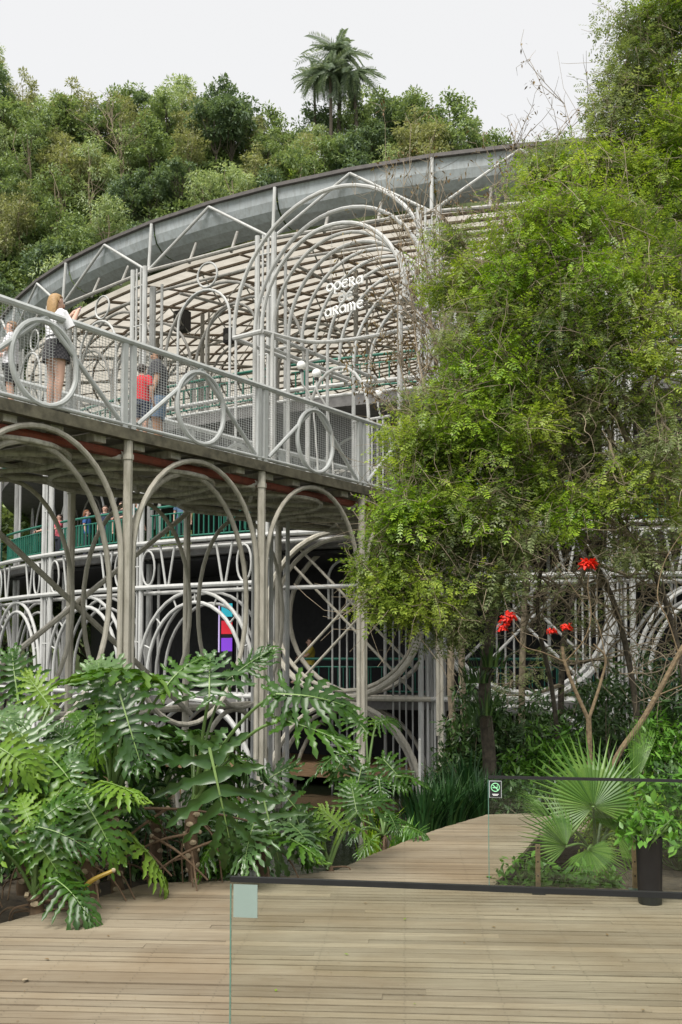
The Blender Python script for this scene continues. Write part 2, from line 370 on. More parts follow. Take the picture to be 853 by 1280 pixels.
# roof edge: gutter-like sheet fascia in 10 degree lengths
prof = [(26.02, 15.30), (25.99, 14.98), (25.9, 14.74), (25.7, 14.56), (25.4, 14.46), (25.1, 14.45)]
for k in range(36):
    a0 = 16.2+10*k; mb = MB(); rings = []
    for i in range(3):
        ph = a0+5*i+(.06 if i == 0 else -.06 if i == 2 else 0); rings.append([BP(ph, R, z) for R, z in prof])
    mb.loft(rings, False, False)
    fo = mb.build('roof_fascia', M['zinc'], house, False)
    cb = MB(); ring2 = []
    for i in range(3):
        ph = a0+5*i; ring2.append([BP(ph, 25.7, 15.30), BP(ph, 26.14, 15.303), BP(ph, 26.14, 15.40), BP(ph, 25.7, 15.44)])
    cb.loft(ring2, False); cb.build('roof_edge_cap', M['cap'], fo, False)
# roof: translucent sheets over brown purlins and radial rafters
def zr(R): return 14.45+(24.6-R)*.17
PUR = [24.4-.86*k for k in range(22)]
for k in range(36):
    a0 = 16.2+10*k
    mb = MB(); mb.add([BP(a0, 24.7, zr(24.7)+.09), BP(a0+5, 24.7, zr(24.7)+.09), BP(a0+10, 24.7, zr(24.7)+.09), BP(a0+10, 5, zr(5)+.09), BP(a0+5, 5, zr(5)+.09), BP(a0, 5, zr(5)+.09)], [(0, 1, 4, 5), (1, 2, 3, 4)])
    mb.build('roof_sheet', M['roofsheet'], house, False)
    for h_ in (0, 5):
        T('rafter', [BP(a0+h_, 24.6, zr(24.6)-.10), BP(a0+h_, 5, zr(5)-.10)], .07 if h_ == 0 else .045, 'brown', n=6)
        if h_ == 0 and -45 < ((a0+180) % 360)-180 < 75: T('rafter_chord', [BP(a0, 24.9, 13.5), BP(a0, 12, 14.9)], .06, 'pipe', n=6); T('rafter_web', [p for i in range(7) for p in (BP(a0, 24-2*i, zr(24-2*i)-.1), BP(a0, 23-2*i, 13.5+1.4*(24.9-(23-2*i))/12.9))], .035, 'pipe', n=5)
for R in PUR: T('purlin', [BP(6.2+5*i, R, zr(R)) for i in range(72)], .066, 'brown', closed=True, n=5)
mb = MB(); mb.tube([BP(10*i, 5, zr(5)) for i in range(36)], .2, 6, True); mb.build('roof_hub_ring', M['brown'], house)
mb = MB(); mb.loft([[BP(20*i, 5, zr(5)+.1) for i in range(18)], [BP(20*i, .6, zr(5)+1.4) for i in range(18)]], True); mb.build('roof_crown', M['zinc'], house)
# floors as ring slabs, inner walls painted near-black as interior shade
def annulus(name, z0, z1, Ri, Ro, mat, a0=-75, a1=100, n=60):
    mb = MB(); mb.loft([[BP(a0+(a1-a0)*i/n, Ri, z0), BP(a0+(a1-a0)*i/n, Ro, z0), BP(a0+(a1-a0)*i/n, Ro, z1), BP(a0+(a1-a0)*i/n, Ri, z1)] for i in range(n+1)], True); mb.build(name, M[mat], house, False)
annulus('floor_slab', ZF1-.30, ZF1-.05, 10, 26.2, 'slab')
annulus('floor_slab', ZF2-.38, ZF2-.06, 10, 26.3, 'slab')
annulus('floor_slab', ZF3-.34, ZF3-.05, 17.5, 25.6, 'slab')
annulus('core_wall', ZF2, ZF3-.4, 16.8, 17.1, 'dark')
annulus('lobby_wall', ZF3, 13.3, 19.3, 19.5, 'wallg', 2, 21, 12)
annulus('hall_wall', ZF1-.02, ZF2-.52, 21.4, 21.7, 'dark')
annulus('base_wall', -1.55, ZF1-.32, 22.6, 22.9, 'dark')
annulus('timber_walkway', -1.05, -.72, 23.2, 25.7, 'walk', -30, 60)
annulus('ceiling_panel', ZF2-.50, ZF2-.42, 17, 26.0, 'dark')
# columns: bundles of tubes
for ph in COLS:
    col = MB().tube([BP(ph, RF, -1.55, -.26), BP(ph, RF, ZCH, -.26)], .075).build('column', M['white'], house)
    for dt, rr, R in ((.26, .085, RF), (-.09, .035, RF), (.09, .035, RF), (0, .035, RF-.1), (-.2, .11, RF-.75), (.2, .05, RF-.75)):
        T('tube', [BP(ph, R, -1.55, dt), BP(ph, R, ZCH if R == RF else ZCH-.3, dt)], rr*1.15, 'white', col)
    for z in (2.6, 4.8, 6.9, 8.6, 10.4, 12.0, 13.2): T('rung', [BP(ph, RF, z, -.26), BP(ph, RF, z, .26)], .035, 'white', col, n=6)
# ring girders and bay ornaments
for k, ph in enumerate(COLS[:-1]):
    a, b_, mid = ph, ph+10, ph+5; seg = [a+10*i/8 for i in range(9)]
    special = abs(mid-21.2) < 1
    # chord under the roof and its braces
    T('chord', [BP(a, 26.3, ZCH), BP(b_, 26.3, ZCH)], .075, 'pipe')
    T('chord', [BP(a, 25.6, ZCH-.35), BP(b_, 25.6, ZCH-.35)], .055, 'pipe')
    T('roof_post', [BP(a, 26.22, ZCH), BP(a, 26.12, ZTOP-.12)], .065, 'white')
    T('roof_brace', [BP(a, 26.25, ZCH+.03), BP(mid, 26.1, ZTOP-.16)], .055, 'white'); T('roof_brace', [BP(b_, 26.25, ZCH+.03), BP(mid, 26.1, ZTOP-.16)], .055, 'white')
    for q in (3.3, 6.7): T('roof_stub', [BP(a+q, 26.05, ZCH), BP(a+q, 25.75, 14.45)], .06, 'pipe')
    # upper gallery
    for R, rr, z in ((26.5, .075, ZF3), (26.5, .06, ZF3-.28)): T('ring_girder', [BP(s, R, z) for s in seg], rr)
    ms = tan_(mid)
    if not special:
        T('ring_ornament', ringpath(BP(mid, 26.15, ZCH-.55), .36, ms, Z, 20), .04, closed=True)
        for R, hw, mt in ((26.3, .95, 'white'), (25.0, .95, 'pipe')):
            T('gallery_arch', [BP(mid, R, ZF3, -hw), BP(mid, R, 11.75, -hw)]+arc(BP(mid, R, 11.75), hw, ms, Z, PI, 0, 14)[1:-1]+[BP(mid, R, 11.75, hw), BP(mid, R, ZF3, hw)], .05, mt)
        for R in (25.6, 24.2): T('gallery_arch', [BP(mid, R, ZF3, -2.05)]+arc(BP(mid, R, 11.1), 2.05, ms, Z, PI, 0, 18)+[BP(mid, R, ZF3, 2.05)], .06, 'pipe')
    # main balcony level
    for R, rr, z in ((RF+.06, .095, ZF2), (RF-.22, .07, ZF2-.17), (RF+.06, .09, ZF2-1.28), (RF-.3, .075, ZF2-1.42)):
        if special and z < 4.5 and R > RF: continue
        T('ring_girder', [BP(s, R, z) for s in seg], rr)
    for R, rr, z in ((RF+.05, .085, ZF1), (RF-1.3, .06, ZF1)): T('ring_girder', [BP(s, R, z) for s in seg], rr, 'tan' if special else 'white')
    for q in ((2.2, .35), (3.4, -.35), (6.6, .35), (7.8, -.35)) if not special else (): T('strut', [BP(a+q[0], RF, ZF2-.1), BP(a+q[0]+q[1]*1.4, RF, ZF2-1.25)], .045)
    if special or 5 < mid < 15:
        mt = 'tan' if special else 'white'
        for R, r_, rr in ((RF+.05, 2.16, .105), (RF-.14, 2.0, .075), (RF-1.3, 2.1, .085)):
            T('ring_ornament', ringpath(BP(mid, R, 3.30), r_, ms, Z, 40), rr, mt, closed=True)
        for sgn in (1, -1):
            for sh in (-.32, .32): T('cross_brace', [BP(mid, RF-.55, 3.3+sh*sgn-1.7, -1.7*sgn), BP(mid, RF-.55, 3.3+sh*sgn+1.7, 1.7*sgn)], .048, mt)
    else:
        for R, rr in ((RF, .07), (RF-.75, .06)):
            for r_ in (2.06, 1.72): T('arch', [BP(mid, R, -1.5, -r_), BP(mid, R, 1.6, -r_)]+arc(BP(mid, R, 1.6), r_, ms, Z, PI, 0, 18, 2.42 if r_ > 2 else 2.1)[1:-1]+[BP(mid, R, 1.6, r_), BP(mid, R, -1.5, r_)], rr)
        for i in range(1, 8):
            t = PI*i/8; T('arch_rung', [BP(mid, RF-.02, 1.6+2.1*math.sin(t), 1.72*math.cos(t)), BP(mid, RF-.02, 1.6+2.42*math.sin(t), 2.06*math.cos(t))], .035, n=6)
        for sgn in (-1, 1): T('ring_ornament', ringpath(BP(mid, RF, ZF2-.72, 1.72*sgn), .24, ms, Z, 16, .50), .04, closed=True)
    # lower arches down to the water
    for R, rr in ((RF+.04, .09), (RF-.16, .07), (RF-1.3, .07)):
        mt = 'tan' if special else 'white'
        r_ = 2.12 if R > RF else 1.95
        T('lower_arch', arc(BP(mid, R, -1.5), r_, ms, Z, PI, 0, 20, 2.5 if R > RF else 2.35), rr, mt)
    # screen of thin bars beside the columns
    for i in range(4):
        T('screen_bar', [BP(a, RF-.35, -1.5, -.55-.17*i), BP(a, RF-.35, ZF2-1.3, -.55-.17*i)], .033, n=6)
        if special or mid < 16: T('screen_bar', [BP(b_, RF-1.1, -1.5, 1.5+.22*i), BP(b_, RF-1.1, ZF2-1.3, 1.5+.22*i)], .035, n=6)
    if special or mid < 16:
        T('screen_rail', [BP(b_, RF-1.1, -.2, 1.35), BP(b_, RF-1.1, -.2, 2.4)], .05)
        T('screen_arch', [BP(b_, RF-1.1, 3.2, 1.4)]+arc(BP(b_, RF-1.1, 4.3, 1.9), .5, ms, Z, PI, 0, 12)+[BP(b_, RF-1.1, 3.2, 2.4)], .05)
    T('mid_post', [BP(mid, RF-1.6, -1.5, .6), BP(mid, RF-1.6, ZF2-.4, .6)], .06)
    # interior arches behind the balcony
    for R in (24.3, 22.5): T('inner_arch', arc(BP(mid, R, ZF2+1.2), 1.9, ms, Z, PI, 0, 14, 1.9), .05, 'white' if R > 23 else 'pipe')
    # green balustrades
    for (R, z0, hh, nb) in ((RF-.28, ZF2+.06, 1.02, 22), (25.7, ZF3, .95, 14), (RF-1.7, ZF1, 1.0, 12)):
        if special and z0 > 5 and z0 < 6: continue
        if z0 < 2 and not (special or mid < 16): continue
        ra = MB(); s2 = [a+.7+8.6*i/6 for i in range(7)]
        for zz, rr in ((hh, .04), (.12, .028), (hh-.22, .022)): ra.tube([BP(s, R, z0+zz) for s in s2], rr, 6)
        ro = ra.build('balustrade', M['green'], house)
        base = None
        for i in range(nb):
            s = a+.7+8.6*(i+.5)/nb; L = BP(s, R, z0+.12)
            if base is None:
                q = MB().box((0, 0, (hh-.34)/2), (.022, .05, hh-.34)); base = q.mesh('baluster', M['green'], False)
            o = child('baluster', base, ro, L); o.rotation_euler.z = -math.radians(s)
        if z0 > 5 and z0 < 6 or z0 < 2:
            for i in range(5):
                s = a+1.6+1.7*i; T('baluster_loop', [BP(s-.18, R, z0+.2), BP(s-.18, R, z0+hh-.24), BP(s+.18, R, z0+hh-.24), BP(s+.18, R, z0+.2)], .018, 'green', ro, closed=True, n=5)
    # inner columns of the auditorium
    for R in (20.4,):
        T('inner_column', [BP(a, R, ZF3, -.2), BP(a, R, zr(R)-.2, -.2)], .10, 'pipe'); T('inner_column', [BP(a, R, ZF3, .2), BP(a, R, zr(R)-.2, .2)], .05, 'pipe')
        T('inner_arch', [BP(mid, R, ZF3, -1.5)]+arc(BP(mid, R, 11.9), 1.5, ms, Z, PI, 0, 14)+[BP(mid, R, ZF3, 1.5)], .06, 'pipe')
        T('inner_beam', [BP(a, R, 13.7), BP(b_, R, 13.7)], .06, 'pipe')
# lit display boards and speakers inside
sg = thing('display_screen', 'dark upright display with cyan, red and purple panels inside the lower hall', 'screen', BP(25.6, 24.6, ZF1))
ps = tan_(25.6); fr = -rad(25.6); cS = PY(283, 780, 30.0); sg.location = (cS.x, cS.y, ZF1-.05)
MB().box(cS+Vector((0, .06, -.35)), (.48, .08, 2.3), ps).build('frame', M['black'], sg, False)
for dz, c_, nm in ((.42, (.03, .42, .50), 'cyan'), (-.10, (.60, .02, .035), 'red'), (-.62, (.20, .05, .55), 'purple')):
    o = MB().box(cS+Vector((.02, 0, dz)), (.38, .02, .40), ps).build('panel', screen('display_'+nm, c_), sg, False); o['label'] = nm+' glowing panel'
MB().box(cS+Vector((-.215, -.01, -.1)), (.035, .03, 1.5), ps).build('side_strip', screen('display_edge', (.55, .45, .75)), sg, False)
for (px, py, Y, s) in ((228, 402, 36, .5), (287, 420, 35, .35)):
    q = PY(px, py, Y); t_ = thing('loudspeaker', 'black loudspeaker hung under the opera house roof, '+('the larger one' if s > .4 else 'the smaller one'), 'loudspeaker', q)
    MB().box(q, (s, s*.8, s*1.5), tan_(30)).build('cabinet', M['black'], t_, False); MB().tube([q+Z*s*.7, (q.x, q.y, zr((q-C0).xy.length)-.05)], .02, 6).build('hanger', M['pipe'], t_)
    MB().loft([[q+tan_(30)*(s*.34*math.cos(2*PI*k/14))+Z*(s*.34*math.sin(2*PI*k/14)-s*.2)+rad(30)*(s*.41+.02*j) for k in range(14)] for j in range(2)]).build('cone', M['slab'], t_)
# ================================================================= FOOTBRIDGE
d_ = Vector((.585, .811, 0)).normalized(); p_ = Vector((d_.y, -d_.x, 0))
N0 = Vector((-1.42, 17.65, 0)); SP, FW = 3.15, 3.3
ZD = 5.68; ZU = 5.45
def NB(s, w, z): return N0+d_*s-p_*w+Z*z        # s along, w across (0 near side), z height
br = thing('footbridge', 'raised steel footbridge with mesh railings leading to the opera house entrance', 'footbridge', NB(-4, 1.6, -1.6))
def B(name, path, r, mat='tan', parent=None, closed=False, n=8): return MB().tube(path, r, n, closed).build(name, M[mat], parent or br)
S0, S1 = -3.5*SP, 7.9
for w in (-.02, FW+.02): MB().bar(NB(S0, w, ZD-.10), NB(S1, w, ZD-.10), .14, .17).build('edge_beam', M['moss'], br, False)
k = 0; s = S0+.1
while s < S1:                                              # floor boards, seen from below in the gaps
    MB().bar(NB(s, .06, ZD-.06), NB(s, FW-.06, ZD-.06), .40, .05).build('floor_board', M['underfloor'], br, False); s += .42
for i in range(int((S1-S0)/.79)):
    s = S0+.3+.79*i; MB().bar(NB(s, .1, ZU+.02), NB(s, FW-.1, ZU+.02), .22, .13).build('cross_beam', M['beam'], br, False)
for w, rr, mt, z in ((.22, .075, 'rust', ZU+.03-.16), (.42, .05, 'rust', ZU-.1), (.7, .045, 'beam', ZU-.12), (1.65, .06, 'beam', ZU-.13), (2.5, .045, 'beam', ZU-.12), (FW, .075, 'tan', ZU-.08), (FW-.16, .05, 'tan', ZU-.10)):
    B('long_pipe', [NB(S0, w, z), NB(S1, w, z)], rr, mt)
near = [SP*k for k in range(-3, 3)]; far = [1.48-3.02*k for k in range(4, -2, -1)]
for ss, w in ((near, 0), (far, FW)):
    for s in ss:
        if s > S1: continue
        B('post', [NB(s, w, -1.6), NB(s, w, ZD-.18)], .072, 'tan')
        B('post_collar', [NB(s, w, ZU-.25), NB(s, w, ZU-.17)], .088, 'tan')
    for s0, s1 in zip(ss, ss[1:]):
        c = (s0+s1)/2; hw = (s1-s0)/2-.10
        hw = (s1-s0)/2-.12
        if w == 0: B('arch', [NB(s0+.12, w, .4), NB(s0+.12, w, ZU-1.75)]+arc(NB(c, w, ZU-1.75), hw, d_, Z, PI, 0, 22, 1.72)[1:-1]+[NB(s1-.12, w, ZU-1.75), NB(s1-.12, w, .4)], .043)
        if not (w == 0 and s0 > -.1): B('ring', ringpath(NB(c, w-.22 if w else .24, ZU-2.3), hw, d_, Z, 40, 2.08), .043, closed=True)
        if w:
            B('lower_chord', [NB(s0, w, 1.12), NB(s1, w, 1.12)], .07)
            B('lower_arch', arc(NB(c, w, -1.55), hw, d_, Z, PI, 0, 18, 2.58), .055)
    if w: 
        for s0, s1 in zip(ss[0::2], ss[2::2]):
            B('cross_brace', [NB(s0, w-.1, 1.0), NB(s1, w-.1, ZU-.2)], .055); B('cross_brace', [NB(s1, w-.16, 1.0), NB(s0, w-.16, ZU-.2)], .055)
# diagonal and arched bracing under the floor
for i, s in enumerate(near[:-1]):
    B('floor_brace', [NB(s, .15, ZU-.14), NB(s+SP, FW-.15, ZU-.14)], .045, 'beam'); B('floor_brace', [NB(s+SP, .15, ZU-.19), NB(s, FW-.15, ZU-.19)], .045, 'beam')
    B('floor_arch', [NB(s+SP*.5+.9*math.cos(t)*1.5, FW/2+math.sin(t)*1.5, ZU-.22) for t in np.linspace(0, 2*PI, 24)[:-1]], .04, 'beam', closed=True)
# railings with wire mesh
HR = 1.36
def wiremesh(L, H):
    mb = MB(); t = .0052
    n = int(H/.042)
    for i in range(n+1): z = H*i/n; mb.box((L/2, 0, z), (L, t, t))
    n = int(L/.06)
    for i in range(n+1): x = L*i/n; mb.box((x, 0, H/2), (t, t, H))
    return mb.mesh('wire_mesh', M['rail'], False)
wm = {}
for w, ss in ((0, near), (FW, [q+SP*.48 for q in near])):
    side = -1 if w == 0 else 1
    for s0, s1 in zip(ss, ss[1:]+[ss[-1]+SP]):
        s1 = min(s1, S1); 
        if s1-s0 < .5: continue
        c = (s0+s1)/2; L = s1-s0
        rl = MB().tube([NB(s0, w, ZD+HR), NB(s1, w, ZD+HR)], .055).build('railing', M['rail'], br)
        B('bottom_rail', [NB(s0, w, ZD+.06), NB(s1, w, ZD+.06)], .035, 'rail', rl)
        if w: B('handrail', [NB(s0, w+.28*(1 if w == 0 else -1), ZD+.30), NB(s1, w+.28*(1 if w == 0 else -1), ZD+.30)], .05, 'rail', rl)
        for q in (s0+.085, s1-.085): MB().box(NB(q, w, ZD+HR/2-.02), (.095, .06, HR+.06), d_).build('stanchion', M['rail'], rl, False)
        B('ring', ringpath(NB(c, w-.01, ZD+.64), .56, d_, Z, 30, .60), .042, 'rail', rl, True)
        for q in (s0+.18, s1-.18): B('brace', [NB(c, w, ZD+HR-.05), NB(q, w, ZD+.1)], .038, 'rail', rl)
        key = round(L, 2)
        if key not in wm: wm[key] = wiremesh(L, HR-.06)
        o = child('wire_mesh', wm[key], rl, NB(s0, w+(.055 if w == 0 else -.055), ZD+.05)); o.rotation_euler.z = math.atan2(d_.y, d_.x); tag(o, kind='stuff')
# ================================================================= ENTRANCE PORTAL of nested arches, part of the house
F0 = Vector((-2.43, 22.2, 0))
def PT(s, w, z): return F0+d_*s+p_*w+Z*z
ZS = 9.40
po = MB().tube([PT(0, 0, ZS), PT(0, .85, ZS)], .06).build('portal', M['white'], house)
def Q(name, path, r, closed=False, mat='white'): return T(name, path, r, mat, po, closed)
cw = 2.62
for s, R, rr in ((0, 2.62, .058), (.35, 2.30, .058), (.1, 1.88, .06), (.42, 1.80, .05), (.9, 1.76, .055), (1.4, 1.76, .05), (1.9, 1.76, .05), (2.4, 1.76, .05), (2.9, 1.76, .05), (3.5, 1.76, .055), (4.2, 1.76, .05)):
    Q('arch', [PT(s, cw-R, ZS)]+[PT(s, cw, ZS+.1)+p_*(R*math.cos(t))+Z*(R*math.sin(t)) for t in np.linspace(PI, 0, 26)]+[PT(s, cw+R, ZS)], rr)
for wv in (0, .78, 2*cw-.78, 2*cw): Q('eave_beam', [PT(0, wv, ZS), PT(4.6, wv, ZS)], .065)
for wv in (.78, 2*cw-.78): Q('eave_beam', [PT(.05, wv, ZS-.28), PT(4.6, wv, ZS-.28)], .055)
Q('front_bar', spline([PT(0, .85, ZS), PZ(385, 427, ZS), PZ(440, 424, ZS), PZ(502, 412, ZS), PZ(560, 394, ZS)], 5), .058)
for s in (1.2, 2.4, 3.6): Q('tie', [PT(s, 0, ZS), PT(s, .85, ZS)], .045); Q('tie', [PT(s, 2*cw-.85, ZS), PT(s, 2*cw, ZS)], .045)
for s, wv, rr in ((.0, .06, .04), (.35, .32, .06), (.05, .80, .075), (.25, .92, .06), (.9, .86, .06), (1.6, .86, .05), (2.4, .86, .05), (3.5, .86, .065), (.35, 2*cw-.32, .06), (.1, 2*cw-.85, .075), (2.4, 2*cw-.86, .05), (3.5, 2*cw-.86, .06)):
    Q('portal_post', [PT(s, wv, -1.5 if wv < 1 and s < 3 and rr > .055 else ZD), PT(s, wv, ZS)], rr)
for i in range(6): Q('portal_bar', [PT(3.4, 1.0+.16*i, ZD), PT(3.4, 1.0+.16*i, 8.0)], .03)
Q('portal_rail', [PT(3.4, .9, 8.0), PT(3.4, 2.0, 8.0)], .045)
Q('inner_arch', [PT(1.6, .9, ZD)]+[PT(1.6, 1.75, 7.6)+p_*(.85*math.cos(t))+Z*(1.2*math.sin(t)) for t in np.linspace(PI, 0, 14)]+[PT(1.6, 2.6, ZD)], .05)
# hanging name letters, drawn as strokes like the sign's rounded script
def circ(x, y, r, a0=0, a1=360, n=14): return [(x+r*math.cos(math.radians(a0+(a1-a0)*i/n)), y+r*math.sin(math.radians(a0+(a1-a0)*i/n))) for i in range(n+1)]
GL = {'o': [circ(.35, .4, .34)], 'p': [circ(.35, .4, .34), [(.12, .2), (.02, -.25), (.3, -.3)]], 'e': [circ(.38, .4, .34, 40, 320), [(.1, .42), (.6, .48)]],
      'r': [[(.1, 0), (.1, .78), (.42, .78), (.55, .6), (.4, .42), (.1, .40)], [(.3, .4), (.62, 0)]], 'a': [circ(.33, .36, .32), [(.66, .75), (.66, .02)]],
      'd': [circ(.33, .34, .32), [(.64, .35), (.55, .95), (.25, 1.05)]], 'm': [[(.08, 0), (.08, .7), (.3, .74), (.42, .55), (.42, .05)], [(.42, .55), (.6, .74), (.78, .6), (.8, 0)]]}
ADV = {'o': .86, 'p': .86, 'e': .80, 'r': .80, 'a': .86, 'd': .86, 'm': 1.06}
sgn = thing('name_sign', 'white rounded letters reading opera de arame hanging inside the entrance arch', 'sign', PT(.6, cw, ZS+.2))
hL = .225
for word, wpx, row in (('opera', (409, 358), 0), ('de', (424, 371), 1), ('arame', (407, 389), 2)):
    q = PY(wpx[0], wpx[1]+8 if False else wpx[1]+4, 20.3); q0 = q
    x = 0
    for ch in word:
        mb = MB()
        for st in GL[ch]:
            mb.tube([q0+p_*((x+a)*hL)+Z*((b2-.3)*hL)+(d_*.0) for a, b2 in st], .024, 6)
        mb.build('letter', M['globe'], sgn); x += ADV[ch]
    mb = MB(); mb.tube([q0+Z*.25*hL+p_*(-.1)+d_*.03, q0+Z*.25*hL+p_*(x*hL+.1)+d_*.03], .006, 5); mb.tube([q0+p_*.1+d_*.03+Z*.05, q0+p_*.1+d_*.03+Z*1.3], .005, 4); mb.build('hanging_wire', M['pipe'], sgn)
# globe lamps
for (px, py, Y, lb) in ((377, 457, 21.5, 'white globe lamp on a thin curved pole beside the entrance posts'), (396, 467, 21.2, 'white globe lamp lower on its curved pole above the bridge railing'), (473, 493, 21.6, 'white globe lamp half hidden by dry brown twigs'), (540, 441, 22.5, 'white globe lamp up among the bare twigs by the gallery')):
    q = PY(px, py, Y); t_ = thing('globe_lamp', lb, 'lamp', (q.x, q.y, ZD), 'globe lamps at the entrance')
    MB().sphere(q, .105, 14, 10).build('globe', M['globe'], t_); MB().tube([q-Z*.14, q-Z*.09], .05, 10).build('collar', M['black'], t_)
    MB().tube(spline([q-Z*.1, q+V(.02, 0, -.4), q+V(.25, .1, -.9), (q.x+.4, q.y+.2, ZD)], 5), .022, 6).build('pole', M['white'], t_)
# ================================================================= PLANTS
def leaf_dir(az, el): return np.array([math.cos(el)*math.cos(az), math.cos(el)*math.sin(az), math.sin(el)])
def rand_dirs(n): return norm(rng.normal(size=(n, 3)))
# ---- leaf templates (side x, along y, normal z)
def lanceolate(L=1, wd=.3, fold=.1):
    v = [(0, 0, 0), (wd*.42, L*.3, fold*.1), (wd*.5, L*.55, 0), (0, L, -.06*L), (-wd*.5, L*.55, 0), (-wd*.42, L*.3, fold*.1)]
    return np.array(v), np.array([(0, 1, 2, 3), (0, 3, 4, 5)])
def pinnate(pairs=4, ll=.24, lw=.095):
    vs = []; fs = []
    def leaflet(x, y, ang, L, z=0):
        c, s = math.cos(ang), math.sin(ang); b = len(vs)
        for a, w_ in ((0, 0), (.5, lw*.5), (1, 0), (.5, -lw*.5)):
            px, py = c*a*L-s*w_, s*a*L+c*w_; vs.append((x+px, y+py, z-.10*a*L)); 
        fs.append((b, b+1, b+2, b+3))
    for i in range(pairs):
        y = .22+.7*i/(pairs-1)*.95; L = ll*(1.0-.25*abs(i/(pairs-1)-.4))
        leaflet(0, y, math.radians(35), L); leaflet(0, y, math.radians(145), L)
    leaflet(0, .9, math.radians(90), ll*1.05)
    b = len(vs); vs += [(-.006, 0, 0), (.006, 0, 0), (.004, .95, -.03), (-.004, .95, -.03)]; fs.append((b, b+1, b+2, b+3))
    return np.array(vs), np.array(fs)
LANC = lanceolate(); LANW = lanceolate(1, .46); PIN = pinnate(); PIN5 = pinnate(5, .22, .08)
def clump_leaves(centers, radii, per, tpl, size, droop=.25, outward=.6, jit=.35, flat=.75):
    """leaves spread through little clumps: denser and lighter outside"""
    c = np.repeat(np.asarray(centers, float), per, 0); r = np.repeat(np.asarray(radii, float), per)
    n = len(c); d = rand_dirs(n); d[:, 2] *= flat; rr = r*rng.uniform(.15, 1, n)**.55
    pos = c+d*rr[:, None]; dirv = norm(d*outward+rand_dirs(n)*.7+np.array([0, 0, -droop])); up = norm(np.array([0, 0, 1.])+rand_dirs(n)*.55+d*.35)
    return scatter(tpl[0], tpl[1], pos, frames(dirv, up), size*rng.uniform(1-jit, 1+jit, n))
def branch_mesh(paths, mat, name, parent, n=6):
    mb = MB()
    for p, r0, r1 in paths: mb.tube(p, [r0+(r1-r0)*i/(len(p)-1) for i in range(len(p))], n)
    return mb.build(name, mat, parent)
def wiggle(a, b, amp, n=7):
    a = Vector(a); b = Vector(b); L = (b-a).length; out = []
    o1 = Vector(rng.normal(size=3))*amp*L; o2 = Vector(rng.normal(size=3))*amp*L*.5
    for i in range(n):
        t = i/(n-1); out.append(a+(b-a)*t+o1*math.sin(PI*t)+o2*math.sin(2*PI*t))
    return out
# ---------------------------------------------------------------- forest on the hill behind
def hill_tree_meshes(kind, seed):
    """crown and trunk meshes for a tree about 8 m tall with its foot at the origin"""
    r = np.random.default_rng(seed); global rng; keep = rng; rng = r
    spec = dict(dark=(30, 3.0, 3.0, .62), mid=(34, 3.1, 3.6, .8), olive=(30, 2.9, 4.0, 1.0), pale=(28, 2.6, 4.2, 1.1), lime=(18, 2.3, 2.4, .8), tall=(22, 2.2, 4.4, .95))[kind]
    nb, rx, rz, gap = spec; zc = 5.6 if kind != 'tall' else 7.6
    d = rand_dirs(nb); rad_ = r.uniform(.35, 1.0, nb)**.6; ce = d*rad_[:, None]*np.array([rx, rx, rz])+np.array([0, 0, zc]); rb = r.uniform(.55, 1.15, nb)*1.0
    tpl = LANC if kind in ('pale', 'tall', 'olive') else LANW
    Vv, Ff = clump_leaves(ce, rb, 85, tpl, .42, .2, .8, .4)
    key = dict(dark='h_dark', mid='h_mid', olive='h_olive', pale='h_pale', lime='h_lime', tall='h_mid')[kind]
    cr = npmesh('crown', Vv, Ff, M[key])
    mb = MB(); top = Vector((r.uniform(-.4, .4), r.uniform(-.4, .4), zc+rz*.4)); tp = wiggle((0, 0, -1.5), top, .04, 8); mb.tube(tp, lerpl(.17, .05, 8), 6)
    for i in range(0, nb, 2):
        a = tp[3+i % 4]; mb.tube(wiggle(a, ce[i], .08, 5), lerpl(.06, .015, 5), 4)
    tr = mb.mesh('trunk', M['twig'] if kind in ('pale', 'tall', 'olive') else M['bark'])
    rng = keep; return cr, tr
HT = {}
for i, (kind, nv) in enumerate((('dark', 3), ('mid', 4), ('olive', 3), ('pale', 3), ('lime', 2), ('tall', 3))):
    HT[kind] = [hill_tree_meshes(kind, 100+10*i+j) for j in range(nv)]
HL = dict(dark='dark rounded evergreen tree in the forest on the hill', mid='mid green leafy tree in the forest on the hill', olive='olive brown loose tree in the forest on the hill',
          pale='pale grey green feathery tree in the forest on the hill', lime='small lime green bush in the forest on the hill', tall='tall thin stemmed tree in the forest on the hill')
roof_px = [(-60, 470), (35, 365), (120, 305), (193, 280), (265, 255), (345, 235), (450, 212), (545, 195), (640, 183), (760, 170), (900, 165)]
def roofline(x):
    for (a, b), (c, e) in zip(roof_px, roof_px[1:]):
        if a <= x <= c: return b+(e-b)*(x-a)/(c-a)
    return 520 if x < -60 else 160
rr_ = random.Random(11); y = 80.0; row = 0
